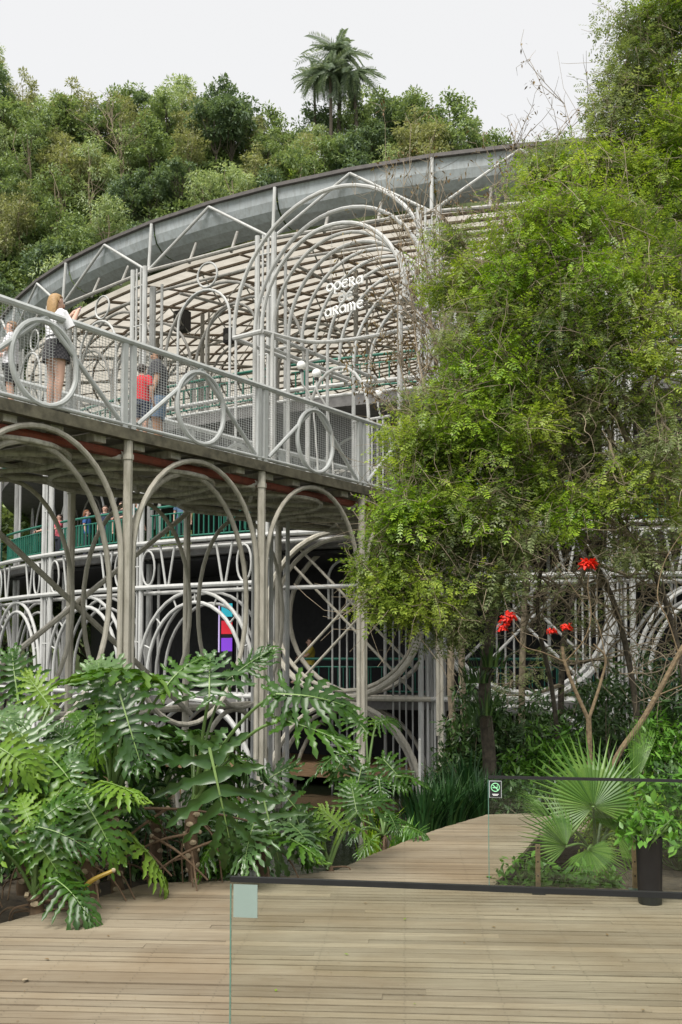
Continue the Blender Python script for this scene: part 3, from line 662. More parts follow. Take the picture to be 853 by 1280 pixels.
while y < 132:
    x = -y*.40+rr_.uniform(0, 3)
    while x < y*.30:
        X, Y = x+rr_.uniform(-1.3, 1.3), y+rr_.uniform(-1.6, 1.6); s = rr_.uniform(.72, 1.12)*(1 if y < 118 else .92)
        z = hill_h(X, Y); px, py = proj((X, Y, z+7*s)); low = proj((X, Y, z+2))[1]
        if px > -70 and px < 745 and py < roofline(px)+25:
            kind = rr_.choices(['dark', 'mid', 'olive', 'pale', 'lime', 'tall'], [20, 26, 20, 15, 9, 10 if y < 112 else 6])[0]
            if y > 120 and px > 470: kind = rr_.choice(['dark', 'mid', 'dark'])
            cr, tr = rr_.choice(HT[kind])
            if kind == 'lime': s *= .8
            o = thing('forest_tree', HL[kind], 'tree', (X, Y, z), kind+' trees on the hill')
            o.scale = (s*rr_.uniform(.9, 1.1), s*rr_.uniform(.9, 1.1), s*rr_.uniform(.9, 1.12)); o.rotation_euler.z = rr_.uniform(0, 6.28)
            for nm, me in (('crown', cr), ('trunk', tr)): c = link(bpy.data.objects.new(nm, me)); c.parent = o
        x += rr_.uniform(2.9, 4.1)
    y += 3.5 if y < 100 else 4.0; row += 1
for (X, Y, s, kind) in ((-17.5, 50, 1.5, 'mid'), (-14.5, 57, 1.6, 'dark'), (-20, 62, 2.1, 'olive'), (-22, 55, 1.9, 'mid'), (-12, 66, 1.5, 'pale'), (-16.5, 44.5, .9, 'lime'), (-25, 66, 2.3, 'dark'), (-17, 74, 2.2, 'mid')):
    o = thing('garden_tree', dict(mid='mid green tree', dark='dark rounded tree', olive='olive loose tree', pale='pale feathery tree', lime='small lime green bush')[kind]+' on low ground beside the opera house flank', 'tree', (X, Y, -1.7), 'trees beside the opera house flank')
    o.scale = (s, s, s); cr, tr = HT[kind][0]
    for nm, me in (('crown', cr), ('trunk', tr)): c = link(bpy.data.objects.new(nm, me)); c.parent = o
rng = np.random.default_rng(5); ug = []
while len(ug) < 2600:
    X, Y = rng.uniform(-52, 36), rng.uniform(79, 128)
    q = proj((X, Y, hill_h(X, Y)+2))
    if -60 < q[0] < 740 and q[1] < roofline(q[0])+30: ug.append((X, Y, hill_h(X, Y)+rng.uniform(.2, 1.6)))
Vv, Ff = clump_leaves(np.array(ug), rng.uniform(.7, 1.5, len(ug)), 34, LANW, .5, .1, .8, .4)
tag(link(bpy.data.objects.new('undergrowth', npmesh('undergrowth', Vv, Ff, M['h_mid']))), 'tangled green undergrowth covering the slope between the hill trees', 'undergrowth', None, 'stuff')
for (px, Y, s, kind, j, lb) in ((408, 117, 1.0, 'mid', 0, 'mid green tree hiding the foot of the tallest palm'), (438, 118, .95, 'dark', 1, 'dark tree at the foot of the palm cluster'), (386, 118, .9, 'olive', 1, 'olive tree under the slim smaller palm')):
    X = (px-426.5)/FPX*Y; o = thing('forest_tree', lb, 'tree', (X, Y, hill_h(X, Y)+.5)); o.scale = (s, s, s*1.1); cr, tr = HT[kind][j]
    for nm, me in (('crown', cr), ('trunk', tr)): c = link(bpy.data.objects.new(nm, me)); c.parent = o
# leafless grey trees among them 
def bare_tree(name, label, base, H, spread, seed, mat, depth=4, leaves=None, group=None, r0=.1, lean=(0, 0, 0), cat='tree', splits=3):
    r = random.Random(seed); t = thing(name, label, cat, base, group); paths = []; tips = []
    def grow(p, d, L, rad_, lv):
        q = p+d*L; pts = [p]
        for i in range(1, 5): pts.append(p+d*L*i/4+Vector((r.gauss(0, 1), r.gauss(0, 1), r.gauss(0, .6)))*L*.05)
        paths.append((pts, rad_, rad_*.62)); e = pts[-1]
        if lv == 0: tips.append((e, d)); return
        for k in range(splits if lv > 1 else splits+1):
            nd = (d+Vector((r.gauss(0, 1), r.gauss(0, 1), r.gauss(0, .7)+.25))*spread).normalized(); st = pts[r.choice([2, 3, 4])]
            grow(st, nd, L*r.uniform(.55, .82), rad_*.6, lv-1); 
            if lv <= 2: tips.append((pts[2], nd))
    grow(Vector(base), (Vector((0, 0, 1))+Vector(lean)).normalized(), H*.36, r0, depth)
    tr = branch_mesh(paths[:1], mat, 'trunk', t); branch_mesh(paths[1:], mat, 'branches', t, 4)
    if leaves:
        mat_l, tpl, size, per, prob = leaves; ce = np.array([tuple(p) for p, _ in tips if r.random() < prob])
        if len(ce):
            Vv, Ff = clump_leaves(ce, np.full(len(ce), size*1.6), per, tpl, size); bo = origin(t); Vv = Vv-np.array(bo)
            child('leaves', npmesh('leaves', Vv, Ff, mat_l), t)
    return t
for (px, Y, s, lb) in ((540, 108, 8, 'wide leafless grey tree on the hill above the roof edge'), (690, 104, 6, 'small leafless tree on the hill beside the big green crown'), (150, 117, 12, 'tall dead pole-like tree rising over the hill crest')):
    q = PY(px, 200, Y); bare_tree('bare_tree', lb, (q.x, Y, hill_h(q.x, Y)), s*(1.5 if s < 10 else 1.3), .75 if s < 10 else .35, int(px), M['twig'], 4, None, None, .16)
# palms on the crest
def frond_mesh(L, seed):
    r = random.Random(seed); mb = MB(); pts = [Vector((0, L*t, L*(.40*t-1.25*t*t))) for t in [i/9 for i in range(10)]]; mb.tube(pts, lerpl(.05, .012, 10), 4)
    for i in range(1, 30):
        t = i/30; k = t*9; a = pts[int(k)].lerp(pts[min(9, int(k)+1)], k-int(k)); ll = L*.26*(1-.55*abs(t-.4))
        for sg_ in (-1, 1):
            dr = Vector((sg_*.85, .45, -.35+r.uniform(-.25, .25))).normalized(); w_ = Vector((0, .06, .0)); e = a+dr*ll*.55; f2 = a+dr*ll-Z*ll*.22
            mb.add([a-w_*.5, a+w_*.5, e+w_, f2, e-w_], [(0, 1, 2, 3, 4)])
    return mb.mesh('frond', M['h_palm'], False)
FR = [frond_mesh(3.7, 1), frond_mesh(3.3, 2), frond_mesh(2.9, 3)]
def palm(px, ytop, ybase, Y, sc, label, seed):
    r = random.Random(seed); top = PY(px, ytop, Y); b0 = Vector((top.x+r.uniform(-.6, .6), Y, hill_h(top.x, Y))); t = thing('palm_tree', label, 'palm tree', b0, 'palms on the hill crest')
    MB().tube(spline([b0-Z, b0.lerp(top, .5)+V(.25, 0, 0), top], 5), lerpl(.30*sc, .2*sc, 11), 8).build('trunk', M['bark'], t)
    for i in range(38):
        o = child('frond', r.choice(FR), t, top); el = r.choice([.8, .6, .35, .05, -.35, -.8]); o.rotation_mode = 'XYZ'
        o.rotation_euler = (el+r.uniform(-.3, .25), r.uniform(-.3, .3), i*2.4+r.uniform(-.3, .3)); k = sc*r.uniform(.8, 1.1); o.scale = (k, k, k)
palm(424, 68, 140, 122, 1.1, 'tallest palm with a full drooping crown on the hill crest', 1)
palm(441, 94, 150, 121, 1.0, 'palm with hanging fronds just right of the tallest palm', 2)
palm(393, 100, 150, 123, .72, 'slim smaller palm just left of the tallest palm', 3)
palm(413, 92, 140, 120, .9, 'short palm tucked under the crown of the tallest palm', 4)
# ---------------------------------------------------------------- philodendrons by the deck
def philo_leaf(seed, nl=9, mat='philo'):
    r = random.Random(seed); vs = []; fs = []; dr1 = r.uniform(.1, .8); dr2 = r.uniform(.1, .55)
    def strip(p0, ang, L, w0, side, zoff, bend):
        secs = [(0, 1), (.12, 1.0), (.24, .80), (.34, .50), (.45, .98), (.54, .46), (.66, .92), (.75, .36), (.86, .58), (1.0, .04)]
        b = len(vs); x, y = p0; a = ang; prev = 0
        for s_, wm_ in secs:
            ds = (s_-prev)*L; prev = s_; a2 = a+bend*s_; x += math.cos(a2)*ds*side; y += math.sin(a2)*ds
            nx, ny = -math.sin(a2)*side, math.cos(a2); w_ = w0*wm_*r.uniform(.88, 1.12)
            dd = math.hypot(x, y-.35); z = -dr1*abs(x)**1.7-dr2*max(0, y-.2)**2+zoff*min(1, s_*4)+.05*math.sin(6*s_+seed+ang*3)*s_
            for k in (-1, 0, 1): vs.append((x+nx*w_*k, y+ny*w_*k, z-(.016 if k == 0 else -.012)*(1 if s_ < .95 else 0)-(0 if k == 0 else .03*(r.random()-.5))))
        for i in range(len(secs)-1):
            q = b+3*i; fs.append((q, q+3, q+4, q+1)); fs.append((q+1, q+4, q+5, q+2))
    for side in (-1, 1):
        for i in range(nl):
            t = i/(nl-1); y0 = .86*t**1.0; ang = math.radians(-62+128*t**.8); L = (.50*math.sin(PI*(.22+.60*t))**.8+.06)*r.uniform(.9, 1.1)
            if i == 0: y0 = .02; L *= .8
            strip((0, y0), ang+r.uniform(-.12, .12), L*r.uniform(.85, 1.1), (.068 if t < .8 else .052)*r.uniform(.85, 1.15), side, .012*(i % 2)-.02*r.random(), .35+r.uniform(-.1, .1))
    strip((0, .80), math.pi/2, .30, .06, 1, 0, 0)
    # midrib web
    b = len(vs)
    for i in range(9):
        y = .92*i/8; z = -dr2*max(0, y-.2)**2; w_ = .013*(1-.7*i/8)
        for k in (-1, 0, 1): vs.append((w_*k, y, z+.016+(0 if k else .006)))
    for i in range(8): q = b+3*i; fs.append((q, q+3, q+4, q+1)); fs.append((q+1, q+4, q+5, q+2))
    me = bpy.data.meshes.new('leaf'); me.from_pydata(vs, [], fs); me.shade_smooth(); me.materials.append(M[mat]); me.materials.append(M['rib'])
    for p in list(me.polygons)[-16:]: p.material_index = 1
    return me
PL_KEYS = ('philo', 'philo_l', 'philo_g', 'philo_d')
PL = {k: [philo_leaf(i+20*j, 7+i % 4, k) for i in range(8)] for j, k in enumerate(PL_KEYS)}
def place_leaf(plant, B_, T_, nrm, key, r, wide=1.0):
    B_ = Vector(B_); T_ = Vector(T_); dv = T_-B_; L = dv.length/1.08; dv.normalize(); nv = Vector(nrm); nv = (nv-dv*nv.dot(dv)).normalized(); sv = dv.cross(nv)
    o = link(bpy.data.objects.new('leaf', r.choice(PL[key]))); o.parent = plant
    m_ = Matrix((sv*wide, dv, nv)).transposed().to_4x4(); o.matrix_basis = Matrix.Translation(B_-origin(plant)) @ m_ @ Matrix.Scale(L, 4)
    return o
def petiole(plant, a, b, r0=.022, mat='petiole', sag=.1):
    a = Vector(a); b = Vector(b); h = (b-a).length; m1 = a.lerp(b, .35)+Z*h*sag*1.2; m2 = a.lerp(b, .72)+Z*h*sag
    MB().tube(spline([a, m1, m2, b], 4), lerpl(r0, r0*.55, 13), 7).build('petiole', M[mat], plant)
CAMV = Vector((0, 0, EYE))
def philodendron(label, base, crown, heroes, nrand, seed, size=.75, reach=.85, keys=('philo', 'philo_d', 'philo', 'philo_g'), roots=8, trunk_r=.062, fan=(0, 6.28), els=(.15, .45, .8, 1.1)):
    r = random.Random(seed); base = Vector(base); crown = Vector(crown); t = thing('philodendron', label, 'plant', base, 'philodendrons beside the deck')
    tp = spline([base-Z*.15, base.lerp(crown, .5)+V(r.uniform(-.05, .05), r.uniform(-.03, .03), 0), crown], 6)
    tk = MB().tube(tp, [trunk_r*(1.05+.12*math.sin(i*2.4)) for i in range(len(tp))], 10).build('trunk', M['root'], t)
    H_ = (crown-base).length
    if H_ > .15:
        for i in range(int(H_/.032)):                     # pale oval leaf scars spiralling up the stem
            u = (i+.5)/int(H_/.032); k = u*(len(tp)-1); c = tp[int(k)].lerp(tp[min(len(tp)-1, int(k)+1)], k-int(k)); a = i*2.4
            nd = Vector((math.cos(a), math.sin(a), .15)).normalized(); sx = nd.cross(Z).normalized(); sz = sx.cross(nd)
            MB().loft([[c+nd*(trunk_r*1.02+hh)+sx*math.cos(q*PI/4)*.036*e+sz*math.sin(q*PI/4)*.026*e for q in range(8)] for hh, e in ((-.02, 1), (.012, 1), (.016, .6))]).build('leaf_scar', M['scar'], tk)
    for i in range(roots):
        a = r.uniform(0, 6.28); s_ = tp[r.randrange(2, len(tp))]; e = base+V(math.cos(a)*r.uniform(.15, .6), math.sin(a)*r.uniform(.1, .45), -.1)
        MB().tube(spline([s_, s_.lerp(e, .4)+V(math.cos(a)*.12, math.sin(a)*.12, .05), e], 4), lerpl(.011, .007, 9), 5).build('aerial_root', M['root'], t)
    for h in heroes:
        bx_, by_, bY, tx, ty, tY, key = h[:7]; nr = h[7] if len(h) > 7 else None; wide = h[8] if len(h) > 8 else 1.0
        b_ = PY(bx_, by_, bY); e = PY(tx, ty, tY); toc = (CAMV-b_).normalized()
        nrm = Vector(nr) if nr else (Z*.75+toc*.8)
        place_leaf(t, b_, e, nrm, key, r, wide); petiole(t, crown+V(r.uniform(-.03, .03), r.uniform(-.03, .03), r.uniform(-.03, .05)), b_, r.uniform(.017, .024))
    for i in range(nrand):
        a = fan[0]+(fan[1]-fan[0])*((i*.618) % 1)+r.uniform(-.3, .3); el = r.choice(els)+r.uniform(-.15, .15); L = reach*r.uniform(.7, 1.15)
        d = Vector((math.cos(a)*math.cos(el), math.sin(a)*math.cos(el), math.sin(el))); b_ = crown+d*L; s_ = size*r.uniform(.75, 1.15)
        out = Vector((math.cos(a), math.sin(a), 0)); e = b_+(out*.9+Z*r.uniform(-.75, -.05)+V(r.uniform(-.3, .3), r.uniform(-.3, .3), 0)).normalized()*s_
        place_leaf(t, b_, e, Z+out*.25+V(r.uniform(-.3, .3), r.uniform(-.3, .1), 0), r.choice(keys), r); petiole(t, crown, b_, r.uniform(.014, .021))
    return t
P_ = lambda x, y, Y: PY(x, y, Y)
def g0(x, y): q = PZ(x, y, -.2); return q
UPV = (0, -.55, .85); FACE = (0, -1, .25); UND = (0, .2, 1)
A1 = philodendron('tall philodendron with pale scarred stem and broad leaves reaching up to the bridge posts', P_(150, 1106, 9.75), P_(142, 1003, 9.75), [
    (194, 850, 9.9, 92, 812, 9.3, 'philo', (.15, .35, 1), 1.0), (134, 882, 9.4, 118, 812, 9.7, 'philo_g', (0, -.9, .55), 1.25), (150, 868, 9.3, 178, 962, 9.0, 'philo_d', (.1, -1, .35), 1.0), (124, 885, 9.3, 112, 950, 9.1, 'philo_l', (-.1, -1, .2), .8),
    (205, 862, 9.6, 250, 806, 9.9, 'philo', (0, -.5, .8))], 5, 31, .7, .8, fan=(.5, 2.6), els=(.7, .95, 1.2))
A2 = philodendron('philodendron with large dark grey green leaf hanging in front of its scarred stem', P_(246, 1096, 9.9), P_(243, 1004, 9.9), [
    (262, 872, 9.7, 262, 806, 10.0, 'philo_g', (0, -.9, .6), 1.35), (262, 935, 9.3, 292, 1068, 9.2, 'philo_d', (.1, -1, .35), 1.15), (345, 868, 9.6, 446, 872, 9.6, 'philo', (-.1, -.75, .75), 1.0), (352, 900, 9.5, 440, 926, 9.4, 'philo', (0, -.5, .9), .8),
    (285, 850, 10.1, 340, 806, 10.2, 'philo', (-.1, -.6, .8), .9)], 5, 32, .62, .75, fan=(.2, 2.4), els=(.6, .9, 1.2))
A3 = philodendron('short philodendron with bright glossy leaf drooping over the deck corner', P_(118, 1122, 9.25), P_(104, 1050, 9.2), [
    (105, 1000, 9.0, 150, 1072, 8.8, 'philo', (.2, -.8, .6), 1.0), (72, 988, 9.1, 98, 930, 9.3, 'philo_g', (0, -.8, .6), 1.2), (60, 1010, 8.9, 92, 960, 9.2, 'philo_l', (0, -.8, .6), .9)], 6, 33, .55, .6, ('philo', 'philo_l', 'philo'))
A4 = philodendron('low philodendron whose fan of bright leaves starts beside the deck edge', P_(48, 1140, 8.75), P_(42, 1118, 8.7), [
    (45, 1030, 8.6, 98, 985, 8.7, 'philo', (0, -.8, .6), .9), (48, 1034, 8.5, 118, 1052, 8.4, 'philo', (0, -.6, .8), .8), (40, 1040, 8.5, 86, 1112, 8.4, 'philo', (0, -.9, .4), .8), (38, 1028, 8.6, 20, 985, 8.8, 'philo_l', (0, -.8, .6), .9)], 4, 34, .5, .55, ('philo', 'philo_l'))
A5 = philodendron('philodendron with lime yellow young leaves standing left of the scarred stems', P_(30, 1098, 9.6), P_(28, 1015, 9.6), [
    (62, 882, 9.9, 30, 838, 10.0, 'philo_l', (0, -.9, .5), 1.1), (22, 866, 10.2, 12, 805, 10.3, 'philo', (0, -.7, .7), 1.2), (44, 945, 9.6, 4, 880, 9.8, 'philo_g', (0, -.9, .5), 1.3), (8, 940, 9.1, 52, 1006, 9.0, 'philo_l', (0, -.8, .6), 1.1), (96, 935, 9.8, 60, 905, 9.9, 'philo', (0, -.8, .6), 1.1)], 6, 35, .62, .8, ('philo', 'philo_l', 'philo_g'))
A6 = philodendron('philodendron with drooping lime leaves spreading beside the deck, left of the lime young one', P_(-75, 1120, 9.0), P_(-62, 1030, 9.0), [(-10, 930, 8.9, 48, 960, 8.8, 'philo_l', (0, -.7, .7), 1.2), (-12, 1010, 8.7, 40, 1080, 8.6, 'philo', (0, -.8, .6), 1.0), (-20, 890, 9.0, 30, 900, 9.0, 'philo_g', (0, -.7, .7), 1.1)], 8, 36, .7, .75)
A7 = philodendron('bushy grey green philodendron spilling low behind the deck between scarred stem and glass', P_(330, 1098, 10.2), P_(322, 1050, 10.2), [
    (330, 1000, 10.0, 352, 1086, 9.8, 'philo_g', (0, -.9, .5), 1.2), (300, 1010, 10.0, 282, 1088, 9.8, 'philo', (0, -.9, .5), 1.1), (352, 990, 10.3, 398, 1040, 10.2, 'philo', (0, -.7, .7), 1.0), (318, 985, 10.3, 372, 950, 10.5, 'philo', (0, -.7, .7), 1.0), (370, 1020, 10.2, 392, 1082, 10.1, 'philo', (0, -.9, .4), 1.0)], 9, 37, .5, .45, ('philo', 'philo', 'philo_g'))
A8 = philodendron('young philodendron with long yellow green stalks at the corner of the glass', P_(412, 1092, 10.35), P_(412, 1084, 10.35), [
    (428, 1036, 10.4, 398, 1006, 10.5, 'philo_l', (0, -.7, .7), 1.1), (446, 1016, 10.6, 438, 970, 10.8, 'philo', (0, -.7, .7), 1.2), (440, 1010, 10.8, 492, 990, 11, 'philo', (0, -.7, .7), 1.0), (404, 1045, 10.3, 380, 1010, 10.4, 'philo_l', (0, -.7, .7), .9)], 2, 38, .42, .5, ('philo_l', 'philo'), 3, .03)
A9 = philodendron('dark philodendron silhouetted in front of the timber walkway', P_(462, 1035, 14.2), P_(458, 985, 14.2), [(458, 915, 14.4, 432, 882, 14.6, 'philo', (0, -.7, .7), 1.1), (470, 905, 14.4, 500, 892, 14.6, 'philo', (0, -.7, .7), 1.0), (440, 935, 14.2, 410, 975, 14.1, 'philo', (0, -.8, .6), 1.1), (480, 950, 14.2, 512, 985, 14, 'philo', (0, -.8, .6), 1.1), (452, 960, 14, 440, 1010, 13.8, 'philo', (0, -.9, .5), 1.2)], 6, 39, .5, .6, ('philo_d', 'philo_d', 'philo'))
A10 = philodendron('philodendron hidden behind the front row with leaves filling between the stems', P_(195, 1080, 10.9), P_(195, 1010, 10.9), [], 11, 40, .72, .8, els=(.5, .8, 1.1, 1.3), keys=('philo_d', 'philo'))
A11 = philodendron('philodendron behind the front row near the bridge post, leaves in deep shade', P_(88, 1070, 10.9), P_(85, 1000, 10.9), [(110, 925, 10.8, 90, 880, 11, 'philo', (0, -.7, .7), 1.2)], 11, 41, .72, .8, els=(.5, .8, 1.1, 1.3))
A12 = philodendron('low leafy philodendron at the pond edge beside the wooden path', P_(480, 1060, 12.2), P_(480, 1045, 12.2), [], 8, 42, .32, .34, ('philo', 'philo_d', 'philo'), 2, .03)
# dead petioles lying across the bed
for (a, b2) in (((160, 1010), (330, 1030)), ((150, 1040), (215, 1095)), ((190, 1045), (260, 1100)), ((210, 1010), (120, 1090)), ((285, 1045), (180, 1100)), ((250, 1040), (150, 1075))):
    pa, pb = P_(*a, 9.7), P_(*b2, 9.6); t = thing('fallen_stalk', 'dry brown leaf stalk lying criss-cross among the philodendron stems', 'stalk', pb, 'dry stalks among the philodendrons')
    MB().tube(spline([pa, pa.lerp(pb, .5)+V(0, -.05, .06), pb], 5), lerpl(.016, .009, 11), 6).build('stem', M['root'], t)
    MB().sphere(pa, .022, 8, 5).build('stem_end', M['scar'], t)
ye = thing('yellow_stalk', 'yellowed leaf stalk leaning beside the small spotlight', 'stalk', P_(92, 1128, 8.75))
MB().tube(spline([P_(92, 1128, 8.75), P_(112, 1103, 8.75), P_(142, 1088, 8.8)], 5), lerpl(.026, .016, 11), 8).build('stem', M['petiole_y'], ye); MB().sphere(P_(142, 1088, 8.8), .022, 8, 5).build('stem_end', M['scar'], ye)
# ---------------------------------------------------------------- big feathery tree on the right
def big_tree(name, label, base, limbs, blobs, seed, mats, per=46, sub=15, size=.20, subr=.30, bare=0, leaf_tpl=PIN, twigs=True, rtrunk=.16):
    global rng
    rng = np.random.default_rng(seed); r = random.Random(seed); t = thing(name, label, 'tree', base); bo = np.array(t.location)
    tr = MB(); joints = []
    for pts, r0, r1 in limbs:
        sp = spline(pts, 6); tr.tube(sp, lerpl(r0, r1, len(sp)), 8); joints += sp
    tr.build('trunk', M['bark'], t); tw = MB(); allc = {k: [[], []] for k in mats}
    for (px, py, Y, rp, dens, mk) in blobs:
        c = PY(px, py, Y); R = rp*Y/FPX; j = min(joints, key=lambda q: (q-c).length)
        path = wiggle(j, c, .10, 7); tw.tube(path, lerpl(min(.05, .02+.02*(c-j).length), .015, 7), 5)
        n = max(3, int(sub*dens)); d = rand_dirs(n); rr = R*rng.uniform(.3, 1.02, n)**.7*np.where(rng.random(n) < .22, rng.uniform(1.05, 1.5, n), 1); ce = np.array(c)+d*rr[:, None]*np.array([1, .85, .95])
        for q in ce:
            s_ = path[r.randrange(3, 7)]; tw.tube(wiggle(s_, q, .12, 5), lerpl(.016, .005, 5), 4)
            for _ in range(3 if twigs else 1):
                e = Vector(q)+Vector(rng.normal(size=3))*subr*1.2; tw.tube(wiggle(q, e, .14, 5), lerpl(.0062, .0025, 5), 3)
        allc[mk][0].append(ce); allc[mk][1].append(rng.uniform(.7, 1.25, n)*subr)
    tw.build('branches', M['twig'], t)
    for mk, (cs, rs) in allc.items():
        if not cs: continue
        Vv, Ff = clump_leaves(np.concatenate(cs), np.concatenate(rs), per, leaf_tpl, size, .35, .6, .4, .42); child('crown', npmesh('crown', Vv-bo, Ff, M[mk]), t)
    return t
f_, g_, l_ = 'fine', 'fine2', 'lime'
big_tree('feathery_tree', 'large feathery leaved tree spreading in front of the opera house over the boardwalk', PZ(612, 945, -.3), [
    ([(PY(612, 952, 15.4).x, 15.4, -.6), PY(612, 952, 15.4), PY(606, 860, 15.3), PY(616, 770, 15.2), PY(640, 660, 15), PY(690, 560, 15), PY(720, 430, 15), PY(735, 300, 15.3)], .115, .045),
    ([PY(640, 660, 15), PY(600, 600, 14.6), PY(540, 600, 14.2)], .06, .02), ([PY(690, 560, 15), PY(630, 470, 14.6), PY(590, 420, 14.5)], .06, .02), ([PY(616, 770, 15.2), PY(560, 720, 14.3), PY(500, 720, 13.8)], .05, .02),
    ([PY(690, 560, 15), PY(780, 500, 14.4), PY(840, 430, 14.4)], .07, .02), ([PY(720, 430, 15), PY(660, 340, 14.8), PY(620, 330, 14.8)], .05, .02)], [
    (715, 250, 15, 62, 1, f_), (660, 300, 14.8, 60, 1, f_), (610, 345, 14.8, 52, .8, f_), (700, 340, 14.5, 70, 1, l_), (770, 300, 15, 75, 1, f_), (640, 400, 14.5, 62, 1, f_), (590, 420, 14.4, 40, .6, g_), (720, 420, 14.3, 70, 1, g_), (800, 390, 14.2, 72, 1, f_),
    (590, 480, 14.3, 48, .7, l_), (640, 500, 14.2, 60, 1, f_), (560, 530, 14.1, 50, .9, f_), (515, 565, 14, 40, .9, f_), (600, 570, 14, 58, 1, f_), (545, 610, 13.9, 52, 1, f_), (500, 690, 13.7, 40, .9, f_), (560, 670, 13.8, 52, 1, g_), (478, 730, 13.6, 34, .8, f_), (530, 740, 13.6, 42, .9, f_), (520, 650, 13.7, 38, .8, l_),
    (620, 640, 14, 55, .8, g_), (680, 480, 14.4, 60, .8, f_), (700, 560, 14.6, 60, .6, g_), (760, 500, 14.4, 66, .7, g_), (830, 470, 14.2, 60, .7, f_), (560, 590, 14.3, 40, .7, g_), (600, 730, 13.9, 40, .5, g_), (560, 780, 13.8, 28, .5, g_), (655, 600, 14.3, 50, .8, f_), (700, 640, 14.2, 36, .5, l_), (780, 600, 14.0, 46, .6, f_), (840, 560, 14.0, 50, .7, g_), (640, 690, 13.8, 36, .5, g_), (800, 680, 14.4, 36, .4, g_), (850, 640, 14.4, 40, .5, f_), (590, 640, 13.7, 40, .7, l_), (500, 640, 13.6, 26, .5, l_), (740, 350, 14.2, 50, .7, l_), (640, 360, 14.4, 40, .6, l_), (740, 590, 14.8, 50, .6, g_), (540, 500, 14.4, 30, .6, g_), (565, 350, 15, 30, .6, f_), (575, 300, 15.2, 22, .35, g_), (680, 200, 15.6, 26, .4, g_), (590, 540, 14, 50, .8, l_), (660, 560, 14, 52, .8, f_), (620, 450, 14.2, 50, .8, l_), (760, 430, 14, 60, .9, f_), (700, 270, 14.6, 50, .7, l_), (850, 320, 14.6, 60, .9, f_), (900, 420, 14.6, 80, .8, f_)], 51, (f_, g_, l_), 34, 26, .215, .34)
big_tree('broad_tree', 'tall broad green tree rising above the roof edge at the right', PZ(905, 940, -.3), [
    ([PY(905, 950, 17), PY(890, 800, 17), PY(870, 600, 17), PY(865, 400, 17), PY(850, 250, 17), PY(840, 90, 17.2)], .17, .05), ([PY(865, 400, 17), PY(800, 280, 16.6), PY(780, 200, 16.6)], .08, .03), ([PY(850, 250, 17), PY(930, 150, 17)], .08, .03)], [
    (835, 25, 17, 50, 1, f_), (800, 90, 16.8, 46, .7, g_), (850, 110, 16.8, 70, 1, f_), (775, 105, 16.6, 28, .4, g_), (800, 190, 16.5, 62, 1, f_), (850, 220, 16.4, 66, 1, l_), (760, 225, 16.2, 45, .8, f_), (720, 215, 16, 38, .7, f_), (690, 225, 16, 30, .6, l_), (830, 300, 16, 66, 1, f_), (900, 180, 17, 90, 1, f_), (900, 60, 17.2, 80, 1, f_), (790, 40, 16.9, 34, .5, g_), (835, 165, 16.4, 60, 1, f_), (770, 160, 16.4, 36, .7, g_), (800, 250, 16, 55, 1, f_), (870, -30, 17, 70, 1, f_), (900, 320, 16.4, 80, .9, f_)], 52, (f_, g_, l_), 38, 27, .24, .38)
big_tree('shade_tree', 'thin shaded tree of small dull leaves close to the opera house wall on the right', (PY(700, 900, 20).x, 20, -.4), [([(PY(700, 900, 20).x, 20, -.5), PY(705, 800, 20), PY(735, 700, 20), PY(770, 600, 20), PY(800, 480, 20)], .07, .03)], [
    (680, 740, 19.5, 40, .5, g_), (760, 760, 19.5, 50, .6, g_), (830, 720, 19.5, 50, .6, g_), (720, 830, 19.4, 50, .6, g_), (810, 840, 19.4, 56, .6, g_), (640, 850, 19, 40, .5, g_), (790, 640, 19.6, 50, .5, f_), (850, 600, 19.6, 50, .6, f_), (730, 620, 19.4, 40, .4, g_)], 53, (f_, g_), 20, 16, .19, .4)
# bare crooked twigs hanging below the canopy on the right, rooted on dark limbs
def limb_thing(name, label, pts, r0, r1, nt_, seed, spread=1.0, mat='bark', drop=-.2, L0=.9):
    r = random.Random(seed); P0 = [PY(*q) for q in pts]; P0 = [Vector((P0[0].x, P0[0].y, -.6))]+P0; t = thing(name, label, 'tree', P0[0]); sp = spline(P0, 8)
    MB().tube(sp, lerpl(r0, r1, len(sp)), 8).build('trunk', M[mat], t); tw = MB()
    for i in range(nt_):
        s_ = sp[r.randrange(len(sp)//3, len(sp))]; cur = s_; d = Vector((r.gauss(0, 1), r.gauss(0, .5), r.gauss(drop, .8))).normalized(); pts2 = [cur]
        for k in range(r.randrange(5, 10)):
            d = (d+Vector((r.gauss(0, .4), r.gauss(0, .25), r.gauss(.02, .4)))).normalized(); cur = cur+d*L0*r.uniform(.12, .3)*spread; pts2.append(cur)
        sm = spline(pts2, 3); tw.tube(sm, lerpl(r.uniform(.008, .017), .004, len(sm)), 4)
        for _ in range(2):
            a = sm[r.randrange(2, len(sm))]; tw.tube(wiggle(a, a+Vector((r.gauss(0, .3), r.gauss(0, .2), r.gauss(.05, .3))), .15, 5), lerpl(.006, .003, 5), 3)
    tw.build('twigs', M['twig'], t); return t
limb_thing('crooked_tree', 'dark crooked tree with bare tangled twigs under the feathery canopy', [(800, 955, 15.5), (792, 860, 15.4), (770, 760, 15.2), (735, 690, 15), (700, 645, 14.8), (640, 640, 14.6), (560, 645, 14.4)], .06, .02, 110, 5)
limb_thing('crooked_tree', 'crooked dark trunk with drooping bare twigs beside the coral tree', [(870, 950, 15), (850, 820, 15), (820, 720, 14.9), (770, 640, 14.8), (740, 560, 14.7), (760, 480, 14.7)], .06, .02, 130, 6)
